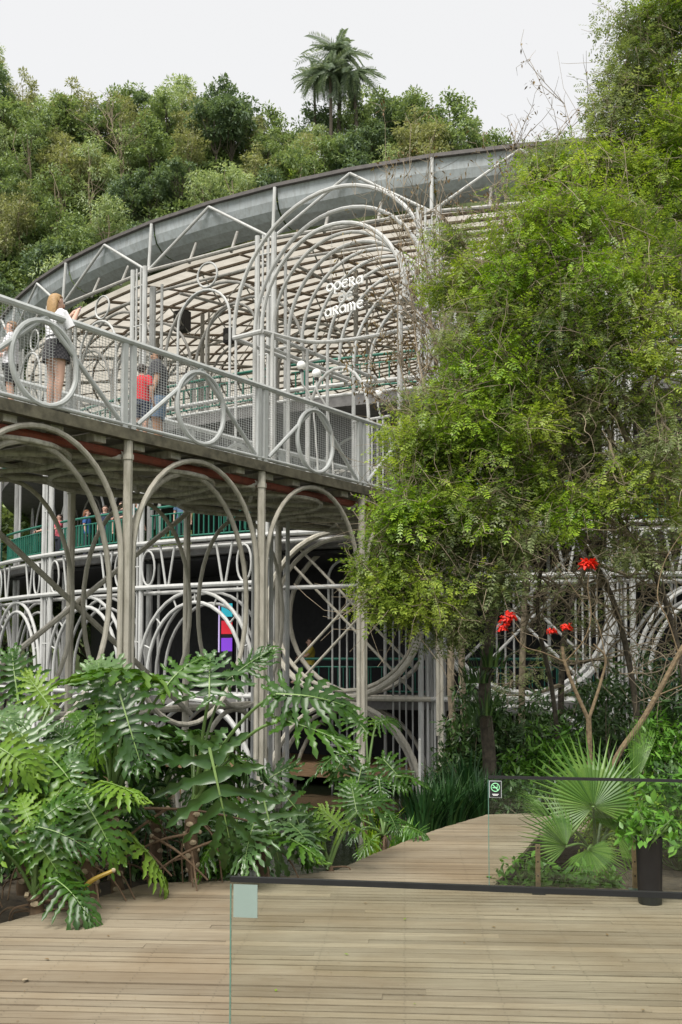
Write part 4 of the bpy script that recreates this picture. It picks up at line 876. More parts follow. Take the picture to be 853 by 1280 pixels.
limb_thing('crooked_tree', 'grey leaning stem with bare twigs behind the coral tree flowers', [(700, 955, 16.5), (690, 860, 16.4), (672, 760, 16.2), (690, 660, 16), (730, 600, 15.8), (820, 570, 15.6), (880, 560, 15.5)], .045, .02, 110, 7)
# dry bare shrubby tree in front of the portal
q0 = PZ(575, 945, -.3)
def twig_tree(label, base, fork, targets, seed, n_side=9, leafp=.5, mat='twig'):
    """upright twiggy tree: one stem to the fork, long thin branches to the targets, side twigs and sparse leaves"""
    global rng
    rng = np.random.default_rng(seed); r = random.Random(seed); t = thing('dry_tree', label, 'tree', base); F_ = Vector(fork)
    MB().tube(wiggle(base, F_, .03, 9), lerpl(.07, .045, 9), 8).build('trunk', M[mat], t); bm_ = MB(); tips = []
    for tg in targets:
        p = wiggle(F_+Vector((0, 0, r.uniform(-1.2, .5))), tg, .07, 10); bm_.tube(p, lerpl(r.uniform(.018, .03), .005, 10), 5); L = (p[-1]-p[0]).length
        for _ in range(n_side):
            k = r.randrange(3, 10); d = ((p[k]-p[k-1]).normalized()+Vector((r.gauss(0, .55), r.gauss(0, .5), r.gauss(.15, .4)))).normalized(); e = p[k]+d*L*r.uniform(.10, .30); q = wiggle(p[k], e, .08, 5); bm_.tube(q, lerpl(.008, .003, 5), 4); tips += [q[-1], q[3]]
            for _ in range(3): a = q[r.randrange(1, 5)]; e2 = a+(d+Vector((r.gauss(0, .8), r.gauss(0, .6), r.gauss(0, .6)))).normalized()*r.uniform(.15, .4); bm_.tube([a, a.lerp(e2, .5)+Vector((r.gauss(0, .02), 0, r.gauss(0, .02))), e2], [.005, .004, .0025], 3); tips.append(e2)
    bm_.build('branches', M[mat], t); ce = np.array([tuple(q) for q in tips if r.random() < leafp])
    Vv, Ff = clump_leaves(ce, np.full(len(ce), .11), 4, LANC, .085, .5); child('leaves', npmesh('leaves', Vv-np.array(origin(t)), Ff, M['dry']), t)
    return t
rt = random.Random(41)
twig_tree('dry tree with upright brown twigs in front of the entrance arches', (PY(575, 800, 18).x, 18, -.4), PY(572, 520, 18), [PY(x, y, 18+rt.uniform(-.8, .8)) for x, y in ((470, 265), (488, 240), (505, 232), (520, 250), (535, 225), (552, 240), (500, 300), (530, 320), (560, 290), (480, 340), (580, 270), (545, 380), (515, 400))], 61, 10, .35)
twig_tree('dry tree with brown hanging leaves over the gallery edge', (PY(590, 800, 18.6).x, 18.6, -.4), PY(585, 560, 18.6), [PY(x, y, 18.5+rt.uniform(-.8, .8)) for x, y in ((478, 420), (470, 460), (500, 440), (520, 470), (490, 500), (530, 430), (560, 450), (505, 380), (475, 500), (540, 500))], 62, 10, .9)
twig_tree('dry twiggy tree reaching past the grey roof edge behind the feathery crown', (PY(650, 800, 19).x, 19, -.4), PY(650, 420, 19), [PY(x, y, 19+rt.uniform(-.8, .8)) for x, y in ((620, 210), (640, 190), (665, 160), (690, 175), (706, 130), (600, 250), (650, 220), (680, 215))], 63, 9, .45)
# coral tree with red flowers
ct = thing('coral_tree', 'slender tan coral tree with bright red flower clusters behind the fan palm', 'tree', PZ(737, 985, -.2))
Yc = 13.0
def cpath(pts): return spline([PY(x, y, Yc+dy) for x, y, dy in pts], 5)
for nm, pts, r0, r1 in (('trunk', [(739, 1055, 0), (738, 985, 0), (737, 930, 0), (736, 897, 0)], .062, .05), ('branch', [(736, 900, 0), (718, 860, 0), (706, 828, 0), (703, 808, 0)], .042, .03), ('branch', [(736, 900, 0), (752, 850, .1), (757, 822, .1), (742, 805, .1)], .036, .016),
                        ('branch', [(707, 828, 0), (680, 816, -.1), (655, 808, -.2), (640, 790, -.2)], .016, .009), ('branch', [(708, 826, 0), (730, 800, -.1), (739, 770, -.1), (735, 735, -.1), (737, 715, -.1)], .016, .008), ('branch', [(750, 815, .1), (728, 803, 0), (710, 792, 0)], .012, .008), ('branch', [(757, 822, .1), (748, 780, .2), (735, 760, .3), (690, 700, .3)], .012, .006)):
    sp = cpath(pts); MB().tube(sp, lerpl(r0*.64, r1*.7, len(sp)), 8).build(nm, M['tanbark'], ct)
def flower(x, y, Y, n, spread):
    c = PY(x, y, Y); mb = MB()
    for i in range(n):
        a = random.uniform(0, 6.28); e = random.uniform(-.25, .9); d = Vector((math.cos(a)*math.cos(e), .7*math.sin(a)*math.cos(e), math.sin(e))); L = spread*random.uniform(.7, 1.1); s_ = d.cross(Z).normalized()*.018; st = c+d*L*.25+Vector(rng.normal(size=3))*.02
        k = c+d*L-Z*L*.25; md = st.lerp(k, .5)+Z*.015
        mb.add([st-s_*.4, md-s_, k-s_*.6, k+s_*.2, md+s_+Z*.012, st+s_*.4], [(0, 1, 4, 5), (1, 2, 3, 4)])
    mb.build('flower_cluster', M['red'], ct, False)
flower(735, 706, Yc-.1, 80, .16); flower(632, 777, Yc-.2, 40, .12); flower(640, 772, Yc-.2, 26, .10); flower(628, 786, Yc-.2, 24, .09); flower(690, 791, Yc, 30, .085); flower(708, 785, Yc, 34, .095); flower(636, 768, Yc-.2, 14, .07)
c2 = thing('coral_tree', 'thick tan coral tree stem leaning up to the right behind the fan palm', 'tree', PZ(762, 985, -.2))
for nm, pts, r0, r1 in (('trunk', [(742, 1060, -.2), (754, 995, -.2), (772, 945, -.2), (800, 905, -.2), (822, 868, -.2), (852, 812, -.2), (880, 770, -.2)], .062, .045), ('branch', [(848, 816, -.2), (835, 775, -.2), (822, 745, -.1), (832, 700, 0), (860, 655, 0)], .014, .008), ('branch', [(820, 870, -.2), (850, 858, -.3), (880, 845, -.3)], .014, .01)):
    sp = cpath(pts); MB().tube(sp, lerpl(r0*.66, r1*.7, len(sp)), 8).build(nm, M['tanbark'], c2)
# ---------------------------------------------------------------- understory shrubs
def shrub(label, base, W, H, n, tpl, size, mat, seed, droop=.25, subr=.16, per=26, stems=9, name='shrub', group='shrubs under the trees', stem_mat='twig'):
    global rng
    rng = np.random.default_rng(seed); base = Vector(base); t = thing(name, label, 'shrub', base, group); d = rand_dirs(n); d[:, 2] = np.abs(d[:, 2])
    ce = np.array(base)+np.array([0, 0, H*.12])+d*(rng.uniform(.35, 1, n)**.6)[:, None]*np.array([W, W*.7, H*.88]); mb = MB()
    for q in ce[:stems*3]: mb.tube(wiggle(base-Z*.05, q, .08, 6), lerpl(.014, .005, 6), 5)
    mb.build('stems', M[stem_mat], t); Vv, Ff = clump_leaves(ce, np.full(n, subr), per, tpl, size, droop); child('leaves', npmesh('leaves', Vv-np.array(base), Ff, M[mat]), t); return t
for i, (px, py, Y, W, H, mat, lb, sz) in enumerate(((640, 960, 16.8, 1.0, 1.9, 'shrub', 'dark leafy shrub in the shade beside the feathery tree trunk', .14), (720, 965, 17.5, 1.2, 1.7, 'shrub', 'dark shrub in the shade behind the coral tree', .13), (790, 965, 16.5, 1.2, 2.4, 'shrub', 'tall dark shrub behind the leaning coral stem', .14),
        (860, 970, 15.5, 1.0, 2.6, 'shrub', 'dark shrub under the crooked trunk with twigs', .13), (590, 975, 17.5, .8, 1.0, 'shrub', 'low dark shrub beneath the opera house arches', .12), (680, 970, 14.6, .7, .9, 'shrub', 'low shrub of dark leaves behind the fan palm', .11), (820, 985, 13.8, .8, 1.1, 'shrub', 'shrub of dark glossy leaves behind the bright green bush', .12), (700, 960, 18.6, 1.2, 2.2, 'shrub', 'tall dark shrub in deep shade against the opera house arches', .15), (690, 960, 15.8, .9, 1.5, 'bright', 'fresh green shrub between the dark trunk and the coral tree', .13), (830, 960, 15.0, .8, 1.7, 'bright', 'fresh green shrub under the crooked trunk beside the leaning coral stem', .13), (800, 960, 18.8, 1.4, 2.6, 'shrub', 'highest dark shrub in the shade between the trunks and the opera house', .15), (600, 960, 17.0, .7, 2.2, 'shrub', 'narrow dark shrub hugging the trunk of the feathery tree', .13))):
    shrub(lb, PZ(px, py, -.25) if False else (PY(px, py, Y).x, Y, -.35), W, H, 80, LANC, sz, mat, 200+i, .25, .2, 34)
shrub('low bright leafy bush growing at the foot of the glass by the timber post', (PY(655, 1090, 9.9).x, 9.9, -.12), .36, .36, 26, LANW, .09, 'bright', 221, .3, .09, 14, name='bush', group='bright bushes behind the glass', stem_mat='petiole')
shrub('bright leafy bush between the two timber posts behind the glass', (PY(735, 1095, 9.75).x, 9.75, -.12), .42, .27, 26, LANW, .10, 'bright', 222, .3, .09, 13, name='bush', group='bright bushes behind the glass', stem_mat='petiole')
shrub('tall bright green bush behind the black planter', (PY(852, 1060, 11).x, 11, -.12), .55, 1.25, 46, LANW, .12, 'bright', 223, .35, .14, 18, name='bush', group='bright bushes behind the glass', stem_mat='petiole')
shrub('olive green fern-like bush on the bank behind the fan palm', (PY(800, 1010, 12.0).x, 12.0, -.15), .7, .75, 40, PIN5, .22, 'lime', 224, .3, .12, 16)
shrub('low dark shrub added to hide bright pond reflections behind the scarred philodendron stems', (PY(150, 1060, 11.6).x, 11.6, -.4), .75, .8, 60, LANC, .13, 'shrub', 231, .25, .2, 30)  # added to darken the pale sky reflection between the stems
shrub('low dark shrub added over bright pond reflections behind the large hanging dark leaf', (PY(258, 1060, 11.8).x, 11.8, -.4), .7, .75, 60, LANC, .13, 'shrub', 232, .25, .2, 30)  # also added, to cover white sky reflection on the water
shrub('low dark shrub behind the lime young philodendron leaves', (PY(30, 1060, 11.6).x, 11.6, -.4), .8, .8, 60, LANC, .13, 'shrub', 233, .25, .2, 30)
# strap leaved clumps
def strap_clump(label, base, n, H, seed, mat='strap', wd=.022, spread=.55, group='strap leaved clumps on the bank', name='strap_leaf_clump'):
    r = random.Random(seed); base = Vector(base); t = thing(name, label, 'plant', base, group); mb = MB()
    for i in range(n):
        a = r.uniform(0, 6.28); o = base+V(math.cos(a)*r.uniform(0, .28), math.sin(a)*r.uniform(0, .22), -.05); L = H*r.uniform(.6, 1.1); lean = r.uniform(.08, spread); sd_ = Vector((-math.sin(a), math.cos(a), 0))*wd; pv = []
        for k in range(6):
            u = k/5; c = o+Vector((math.cos(a), math.sin(a), 0))*L*lean*(u**1.7)+Z*L*(u-.35*lean*u*u*1.6); w_ = sd_*(1-u**2.2)
            pv += [c-w_, c+w_+Z*.002]
        mb.add(pv, [(2*k, 2*k+1, 2*k+3, 2*k+2) for k in range(5)])
    o = mb.build('blades', M[mat], t); o['kind'] = 'stuff'; return t
for i, (px, Y, H, lb) in enumerate(((560, 14.6, 1.05, 'dense dark clump of strap leaves at the bend of the wooden path'), (600, 14.9, .95, 'dark strap leaf clump at the corner of the far glass'), (528, 14.3, .9, 'strap leaf clump beside the thin metal pole'), (585, 15.6, 1.25, 'strap leaf clump in the shade beneath the arches'))):
    strap_clump(lb, (PY(px, 1000, Y).x, Y, -.3), 170, H, 300+i)
for i, (px, py, Y, H) in enumerate(((598, 850, 15.1, .5), (606, 890, 15.1, .55), (612, 830, 15.0, .45), (590, 905, 15.0, .5))):
    strap_clump('tuft of strap leaves growing on the bark of the feathery tree', PY(px, py, Y), 36, H, 320+i, 'shrub', .016, .9, 'tufts on the tree bark', 'bark_tuft')
strap_clump('small tuft of narrow arching leaves beside the wooden path', (PY(500, 1050, 12.9).x, 12.9, -.25), 46, .5, 330, 'bright', .014, .8); strap_clump('tuft of arching yellow green leaves at the pond edge', (PY(470, 985, 13.6).x, 13.6, -.5), 30, .9, 331, 'lime', .014, .7)
# fan palm
def fan_leaf(R, nseg, arc_, seed, droopf=.25):
    r = random.Random(seed); mb = MB()
    for i in range(nseg):
        a = -arc_/2+arc_*(i+.5)/nseg+PI/2; da = arc_/nseg*.5; L = R*(.86+.14*math.sin(PI*(i+.5)/nseg))*r.uniform(.95, 1.03); pv = []
        for u, w_ in ((.03, 1.0), (.3, 1.0), (.5, .92), (.62, .55), (.82, .32), (1.0, .03)):
            x, y = math.cos(a)*L*u, math.sin(a)*L*u; nx, ny = -math.sin(a), math.cos(a); ww = min(u, .52)*L*math.tan(da)*w_; z = -droopf*R*u**2.4*(.8+.5*r.random()*(u > .6))
            pv += [(x-nx*ww, y-ny*ww, z), (x, y, z+.35*ww+.004), (x+nx*ww, y+ny*ww, z)]
        for k in range(5): q = 3*k; mb.add([], []) ; 
        b = len(mb.v); mb.v += pv; mb.f += [(b+3*k, b+3*k+1, b+3*k+4, b+3*k+3) for k in range(5)]+[(b+3*k+1, b+3*k+2, b+3*k+5, b+3*k+4) for k in range(5)]
    return mb.mesh('leaf', M['fan'], False)
fp = thing('fan_palm', 'fan palm with large pleated round leaves behind the far glass panel', 'palm', PY(745, 1085, 11.2)-Z*.0); fp.location.z = -.15
for i, (bx_, by_, bY, tx, ty, tY, R, ns, ar, nrm, dr) in enumerate((
        (742, 1008, 10.9, 722, 925, 11.0, .82, 40, 4.6, (.05, -1, .35), .12), (708, 1058, 10.5, 668, 1002, 10.4, .62, 30, 3.0, (.5, -.75, .5), .2), (792, 985, 11.3, 808, 892, 11.4, .80, 20, .75, (.5, -1, 0), .05),
        (770, 1040, 11.0, 812, 1010, 11.0, .66, 34, 4.0, (-.1, -1, .3), .25), (735, 1062, 10.6, 770, 1098, 10.3, .5, 30, 3.4, (0, -.7, .7), .3), (690, 1020, 10.6, 640, 985, 10.5, .45, 16, 1.2, (0, -.6, .8), .2), (760, 990, 11.8, 700, 950, 12.0, .7, 34, 3.6, (.1, -.9, .6), .25))):
    b_ = PY(bx_, by_, bY); e = PY(tx, ty, tY); dv = (e-b_).normalized(); nv = Vector(nrm); nv = (nv-dv*nv.dot(dv)).normalized(); sv = dv.cross(nv)
    o = link(bpy.data.objects.new('leaf', fan_leaf(R, ns, ar, 400+i, dr))); o.parent = fp; o.matrix_basis = Matrix.Translation(b_-fp.location) @ Matrix((sv, dv, nv)).transposed().to_4x4()
    a = fp.location+V(0, 0, .12); MB().tube(spline([a, a.lerp(b_, .5)+Z*.08, b_], 5), lerpl(.02, .012, 11), 6).build('petiole', M['petiole'], fp)
MB().tube([fp.location-Z*.1, fp.location+Z*.2], [.09, .07], 10).build('trunk', M['root'], fp)
# ================================================================= GLASS BARRIERS, PLANTER, SMALL THINGS
def glass_panel(label, A, B_, H, zb, lip=0.0, name='glass_barrier'):
    """A,B ground points; black top rail, clear pane, green edge"""
    A = Vector(A); B_ = Vector(B_); t = thing(name, label, 'glass barrier', (A.x, A.y, 0)); dv = (B_-A).normalized()
    MB().bar(A+Z*(zb+(H-zb)/2), B_+Z*(zb+(H-zb)/2), .012, H-zb).build('pane', M['glass'], t, False)
    MB().bar(A+Z*(H+.006)-dv*.004, B_+Z*(H+.006), .030, .026).build('top_rail', M['black'], t, False)
    MB().box(A-dv*.0035+Z*(zb+(H-zb)/2-.01), (.007, .0124, H-zb-.02), dv).build('pane_edge', M['glassedge'], t, False)
    return t, dv
HN = 1.06
a_, b_ = PZ(290, 1100, HN), PZ(853, 1121, HN); a_.z = b_.z = 0; dn = (b_-a_).normalized(); b2 = b_+dn*1.6
gn, dn = glass_panel('near clear glass barrier with black top rail and frosted plate at its corner', a_, b2, HN, .02)
qn = PZ(306, 1122, HN-.10); nn = dn.cross(Z)
u0 = a_+dn*.075+Z*(HN-.10)
MB().box(u0+nn*.010, (.125, .004, .165), dn).build('corner_plate', M['frost'], gn, False)
for s in (.5, 1.9, 3.3): MB().box(a_+dn*s+Z*.06, (.07, .05, .12), dn).build('floor_clamp', M['black'], gn, False)
HF = 1.06
a_, b_ = PZ(611, 972, HF), PZ(853, 977, HF); a_.z = b_.z = 0; df = (b_-a_).normalized(); b2 = b_+df*1.8
gf, df = glass_panel('far clear glass barrier with black top rail in front of the fan palm', a_, b2, HF, .04)
nf = df.cross(Z)
for s in (.45, 1.45, 2.6): MB().box(a_+df*s+Z*.03, (.12, .05, .06), df).build('floor_clamp', M['black'], gf, False)
# no smoking sign
ns = thing('no_smoking_sign', 'small black no smoking sign with green symbol on the far glass corner', 'sign', a_+df*.06+Z*(HF-.10)); c = a_+df*.062+Z*(HF-.105)+nf*.012
MB().box(c, (.116, .004, .158), df).build('edge_frame', M['zinc'], ns, False); MB().box(c+nf*.003, (.104, .004, .146), df).build('plate', M['black'], ns, False)
gm = plain('sign_green', (.30, .75, .40), .5, 0, .03); wm_ = plain('sign_white', (.75, .75, .75), .5, 0, .03); cc = c+nf*.007+Z*.018
MB().tube(ringpath(cc, .038, df, Z, 26), .0042, 6, True).build('ring', gm, ns); MB().bar(cc+df*-.026+Z*.026, cc+df*.026-Z*.026, .003, .008, (0, 0, 1)).build('slash', gm, ns, False)
MB().bar(cc+df*-.026-Z*.003, cc+df*.022-Z*.003, .002, .009).build('cigarette', gm, ns, False); MB().tube(spline([cc+df*.012+Z*.004, cc+df*.022+Z*.01, cc+df*.014+Z*.018, cc+df*.024+Z*.024], 4), .002, 5).build('smoke', gm, ns)
MB().bar(c+nf*.007-df*.03-Z*.046, c+nf*.007+df*.03-Z*.046, .002, .006).build('text_line', wm_, ns, False); MB().bar(c+nf*.007-df*.022-Z*.056, c+nf*.007+df*.022-Z*.056, .002, .006).build('text_line', wm_, ns, False)
# timber posts of the glass
for (px, pt, lb) in ((673, 1056, 'short drilled timber post behind the glass by the leafy bush'), (794, 1047, 'short drilled timber post beside the black planter')):
    g = PZ(px, 1113, 0); tp = PY(px, pt, g.y); t = thing('timber_post', lb, 'post', g); h = tp.z
    MB().box(g+Z*(h/2+.012), (.045, .05, h-.024), df).build('shaft', M['post'], t, False); MB().box(g+Z*.006, (.11, .09, .012), df).build('foot_plate', M['frost'], t, False)
    for k in range(3): MB().loft([[g+Z*(.14+.13*k)+nf*(.026+dd)+df*.008*math.cos(2*PI*q/8)+Z*.008*math.sin(2*PI*q/8) for q in range(8)] for dd in (0, .002)]).build('bolt', M['black'], t)
# black planter with bright plant
g = PZ(813, 1129, 0); tp = PY(813, 1046, g.y); h = tp.z; t = thing('planter', 'tall black round planter on the deck behind the near glass', 'planter', g)
def rg(r, z, n=28): return [g+V(r*math.cos(2*PI*k/n), r*math.sin(2*PI*k/n), z) for k in range(n)]
MB().loft([rg(.098, 0), rg(.104, .02), rg(.116, h-.02), rg(.12, h-.012), rg(.12, h), rg(.108, h), rg(.104, h-.06)], False).build('pot', M['pot'], t); MB().loft([rg(.104, h-.07), rg(.104, h-.055)]).build('soil', M['soil'], t)
shrub('bright green leafy plant growing in the black planter', g+Z*(h-.06), .26, .40, 20, LANW, .085, 'bright', 501, .45, .09, 9, name='potted_plant', group='potted plants on the deck', stem_mat='petiole')
# thin metal pole by the path, small spotlight, fallen leaves
g = PZ(525, 1034, -.25); t = thing('metal_pole', 'thin grey metal pole standing beside the wooden path', 'pole', g); MB().tube([g-Z*.1, PY(525, 925, g.y)], .022, 8).build('shaft', M['white'], t); MB().sphere(PY(525, 925, g.y), .024, 8, 6).build('cap', M['white'], t)
q = PY(92, 1121, 8.75); t = thing('garden_spotlight', 'small black garden spotlight with white lens at the deck edge', 'spotlight', (q.x, q.y, -.2))
MB().box(q, (.10, .05, .075), (1, -.25, 0), (0, -.3, 1)).build('housing', M['black'], t, False); MB().box(q+V(-.004, -.030, -.006), (.078, .008, .052), (1, -.25, 0), (0, -.3, 1)).build('lens', M['globe'], t, False); MB().tube([q-Z*.03, q-Z*.25], .012, 6).build('spike', M['black'], t)
r = random.Random(9)
for i, (px, py) in enumerate(((35, 1224), (137, 1171), (232, 1139), (580, 1180), (436, 1194), (648, 1136), (731, 1138), (150, 1135), (62, 1200), (805, 1262), (505, 1150), (690, 1210), (345, 1240), (520, 1255), (95, 1148), (760, 1170), (460, 1130), (620, 1160))):
    c = PZ(px, py, .004); L = .07 if i == 0 else r.uniform(.022, .045); a = r.uniform(0, 6.28); v_, f_2 = LANW; ca_, sa_ = math.cos(a), math.sin(a)
    mb = MB().add([c+V((x*ca_-y_*sa_)*L, (x*sa_+y_*ca_)*L, .004+.25*L*abs(x)+.12*L*y_) for x, y_, z_ in v_], [tuple(q) for q in f_2])
    col = r.choice(['brown', 'yellow']) if i else 'pale'
    tag(mb.build('fallen_leaf', {'brown': M['dry'], 'yellow': M['lime'], 'pale': M['scar']}[col], None, False, c), {'brown': 'small dry brown leaf lying on the deck boards', 'yellow': 'small yellow green leaf lying on the deck boards', 'pale': 'pale curled leaf lying alone on the deck boards'}[col], 'leaf', col+' leaves fallen on the deck')
ll = np.zeros((300, 3)); r2_ = np.random.default_rng(12)
for i in range(300): q = PZ(r2_.uniform(-20, 870), 1108+170*r2_.random()**.8, .006); ll[i] = q
dv_ = rand_dirs(300); dv_[:, 2] *= .12; Vv, Ff = scatter(LANW[0], LANW[1], ll+np.array([0, 0, .004]), frames(dv_, np.tile([0, 0, 1.], (300, 1))), r2_.uniform(.005, .017, 300))
tag(link(bpy.data.objects.new('leaf_litter', npmesh('leaf_litter', Vv, Ff, M['dry']))), 'tiny dry plant bits scattered over the deck boards', 'leaf litter', None, 'stuff')
# ================================================================= PEOPLE
def ell(c, rx, ry, z, n=16, rot=0): return [Vector((c[0]+rx*math.cos(2*PI*k/n), c[1]+ry*math.sin(2*PI*k/n), z)) for k in range(n)]
def hand_chain(add, iw, w, d, side, s=1.0):
    """palm and five fingers of different length; d = direction of forearm"""
    d = d.normalized(); x = d.cross(Vector((0, 1, 0)) if abs(d.y) < .8 else Z).normalized(); pm = add(w+d*.022*s, .017*s, iw); pk = add(w+d*.045*s, .016*s, pm)
    for k, L in enumerate((.030, .036, .034, .026)):
        o = x*(-.012+.008*k)*s; f1 = add(w+d*.056*s+o, .0055*s, pk); f2 = add(w+d*(.056+L*.55)*s+o*1.15+Vector((0, .004, -.002))*s, .005*s, f1); add(w+d*(.056+L)*s+o*1.2+Vector((0, .010, -.004))*s, .0042*s, f2)
    t1 = add(w+d*.026*s-x*.018*s, .0065*s, pm); add(w+d*.046*s-x*.026*s+Vector((0, .006, 0))*s, .005*s, t1)
def person(label, loc, face, H, skin, hair, top, bottom, arms, legs='stand', hairlen='short', bottom_kind='shorts', sleeves=.5, group=None, stout=1.0, head_turn=0, lean=0):
    """units of body height, facing +Y; arms = ((elbow),(wrist)) left and right"""
    t = thing('person', label, 'person', loc, group); t.rotation_euler.z = face; Vv = []; Rr = []; Ed = []
    def add(p, r_, par=None):
        Vv.append(Vector(p)); Rr.append(r_)
        if par is not None: Ed.append((par, len(Vv)-1))
        return len(Vv)-1
    k = stout; pel = add((0, 0, .53), .078*k); sp1 = add((0, .005, .62), .066*k, pel); ch = add((0, .005+lean, .72), .080*k, sp1); nb = add((0, lean, .81), .042, ch); nk = add((0, .003+lean, .845), .030, nb)
    hl = add((0, .014+lean, .885), .046, nk); hu = add((0, .006+lean, .935), .054, hl); ht = add((0, .002+lean, .965), .040, hu)
    shs = []
    for sd_, (el_, wr_) in zip((-1, 1), arms):
        sh = add((sd_*.095*k, lean, .80), .036*k, nb); e = add(el_, .026*k, sh); w = add(wr_, .018, e); hand_chain(add, w, Vector(wr_), Vector(wr_)-Vector(el_), sd_)
        shs.append((Vv[sh], Vector(el_), Vector(wr_)))
    lg = []
    for sd_ in (-1, 1):
        hp = add((sd_*.052*k, 0, .49), .060*k, pel)
        if legs == 'sit': kn = add((sd_*.06, .24, .47), .042, hp); an = add((sd_*.06, .25, .25), .026, kn); ft = add((sd_*.06, .33, .215), .022, an)
        else: kn = add((sd_*.056, .008, .285), .039*k, hp); cf = add((sd_*.057, -.008, .20), .036*k, kn); an = add((sd_*.058, -.012, .045), .022, cf); ft = add((sd_*.064, .075, .018), .018, an)
        lg.append((Vv[hp], Vv[kn], Vv[an]))
    me = bpy.data.meshes.new('body'); me.from_pydata([p*H for p in Vv], Ed, []); bo = bpy.data.objects.new('tmp', me); COL.objects.link(bo)
    md = bo.modifiers.new('skin', 'SKIN'); sv = me.skin_vertices[0].data
    for q, r_ in zip(sv, Rr): q.radius = (r_*H, r_*H)
    sv[0].use_root = True; bo.modifiers.new('sub', 'SUBSURF').levels = 2
    dg = bpy.context.evaluated_depsgraph_get(); me2 = bpy.data.meshes.new_from_object(bo.evaluated_get(dg)); bpy.data.objects.remove(bo); bpy.data.meshes.remove(me)
    me2.name = 'body'; me2.materials.clear(); me2.materials.append(skin); me2.shade_smooth(); b = link(bpy.data.objects.new('body', me2)); b.parent = t
    def part(name, mb, mat): o = link(bpy.data.objects.new(name, mb.mesh(name, mat))); o.parent = t; return o
    def sc(rings): return [[p*H for p in r_] for r_ in rings]
    # face: eyes, nose, ears
    f = MB()
    for sd_ in (-1, 1): part('eye', MB().sphere(Vector((sd_*.020, .058+lean, .925))*H, .0075*H, 8, 6), M['black']); f.sphere(Vector((sd_*.055, 0+lean, .918))*H, .015*H, 8, 6, (.4, .8, 1))
    f.sphere(Vector((0, .064+lean, .906))*H, .011*H, 8, 6, (.8, 1.2, 1.4)); o = part('nose_and_ears', f, skin); part('mouth', MB().box(Vector((0, .0585+lean, .884))*H, (.026*H, .006*H, .005*H)), tintmat('lips', (.35, .12, .09)))
    # hair
    hr = MB(); rings = []
    for i in range(8):
        u = i/7; z = .918+.072*u; rx = .061*math.sqrt(max(.02, 1-(u*.98)**2.4)); rings.append([Vector((rx*math.cos(a), lean-.006+(rx*1.08)*math.sin(a)-(.012 if math.sin(a) > .3 and u < .55 else 0)*2.2, z)) for a in [2*PI*q/16 for q in range(16)]])
    hr.loft(sc(rings))
    if hairlen == 'long':
        rings = [[Vector((w_*math.cos(a), lean-.034+th*math.sin(a)+off, z)) for a in [2*PI*q/14 for q in range(14)]] for z, w_, th, off in ((.955, .045, .03, 0), (.92, .062, .040, 0), (.87, .066, .036, -.004), (.82, .062, .028, -.012), (.785, .045, .016, -.018))]; hr.loft(sc(rings))
    else: hr.loft(sc([[Vector((w_*math.cos(a), lean-.022+th*math.sin(a), z)) for a in [2*PI*q/14 for q in range(14)]] for z, w_, th in ((.94, .056, .042), (.905, .056, .036), (.875, .040, .022))]))
    part('hair', hr, hair)
    # shirt with sleeves
    s = MB(); s.loft(sc([ell((0, .004), .108*k, .085*k, .505), ell((0, .004), .106*k, .084*k, .56), ell((0, .005+lean*.4), .094*k, .076*k, .635), ell((0, .004+lean), .106*k, .088*k, .73), ell((0, .002+lean), .112*k, .074*k, .79), ell((0, lean), .078*k, .052*k, .825), ell((0, lean), .042, .038, .842)]), False)
    for sh, e, w in shs:
        pts = [sh+Vector((-.02 if sh.x > 0 else .02, 0, .004)), sh, sh.lerp(e, .55), e] if sleeves <= 1 else [sh, sh.lerp(e, .6), e, e.lerp(w, .5), w]
        if sleeves < 1: pts = pts[:2]+[sh.lerp(e, sleeves), sh.lerp(e, sleeves+.12)]
        s.tube([p*H for p in pts], [(.046*k if i < 2 else .040*k)*H if sleeves <= 1 else (.044-.005*i)*k*H for i in range(len(pts))], 12, False, False)
    part('shirt', s, top)
    bt = MB()
    if bottom_kind == 'skirt': bt.loft(sc([ell((0, .004), .098*k, .084*k, .595), ell((0, .004), .112*k, .097*k, .53), ell((0, .004), .124*k, .106*k, .46), ell((0, .004), .128*k, .110*k, .425)]), False)
    else:
        bt.loft(sc([ell((0, .004), .100*k, .082*k, .56), ell((0, .004), .106*k, .086*k, .51), ell((0, .004), .108*k, .084*k, .46), ell((0, .004), .06, .05, .435)]))
        end = .92 if bottom_kind == 'shorts' else 1.0
        for hp, kn, an in lg:
            pts = [hp, hp.lerp(kn, .5), hp.lerp(kn, end)] if bottom_kind == 'shorts' else [hp, hp.lerp(kn, .5), kn, kn.lerp(an, .5), kn.lerp(an, .93)]
            bt.tube([p*H for p in pts], [(.066-.004*i if bottom_kind == 'shorts' else .064-.007*i)*k*H for i in range(len(pts))], 12, False, False)
    part('skirt' if bottom_kind == 'skirt' else 'shorts' if bottom_kind == 'shorts' else 'trousers', bt, bottom)
    if legs != 'sit':
        for hp, kn, an in lg: part('shoe', MB().loft(sc([ell((an.x, .035), .030, .068, .002, 12), ell((an.x, .035), .031, .070, .02, 12), ell((an.x, .022), .026, .052, .042, 12), ell((an.x, -.006), .024, .028, .062, 12)])), M['black'])
    return t
SK = plain('skin_fair', (.58, .36, .27), .5, 0, .06); SK2 = plain('skin_tan', (.44, .26, .17), .5, 0, .06)
BL = plain('blonde_hair', (.34, .21, .09), .6, 0, .3, 60); DKH = plain('dark_hair', (.035, .024, .018), .6, 0, .3, 60); LB = plain('light_brown_hair', (.20, .12, .06), .6, 0, .3, 60); RH = plain('auburn_hair', (.20, .075, .03), .6, 0, .3, 60)
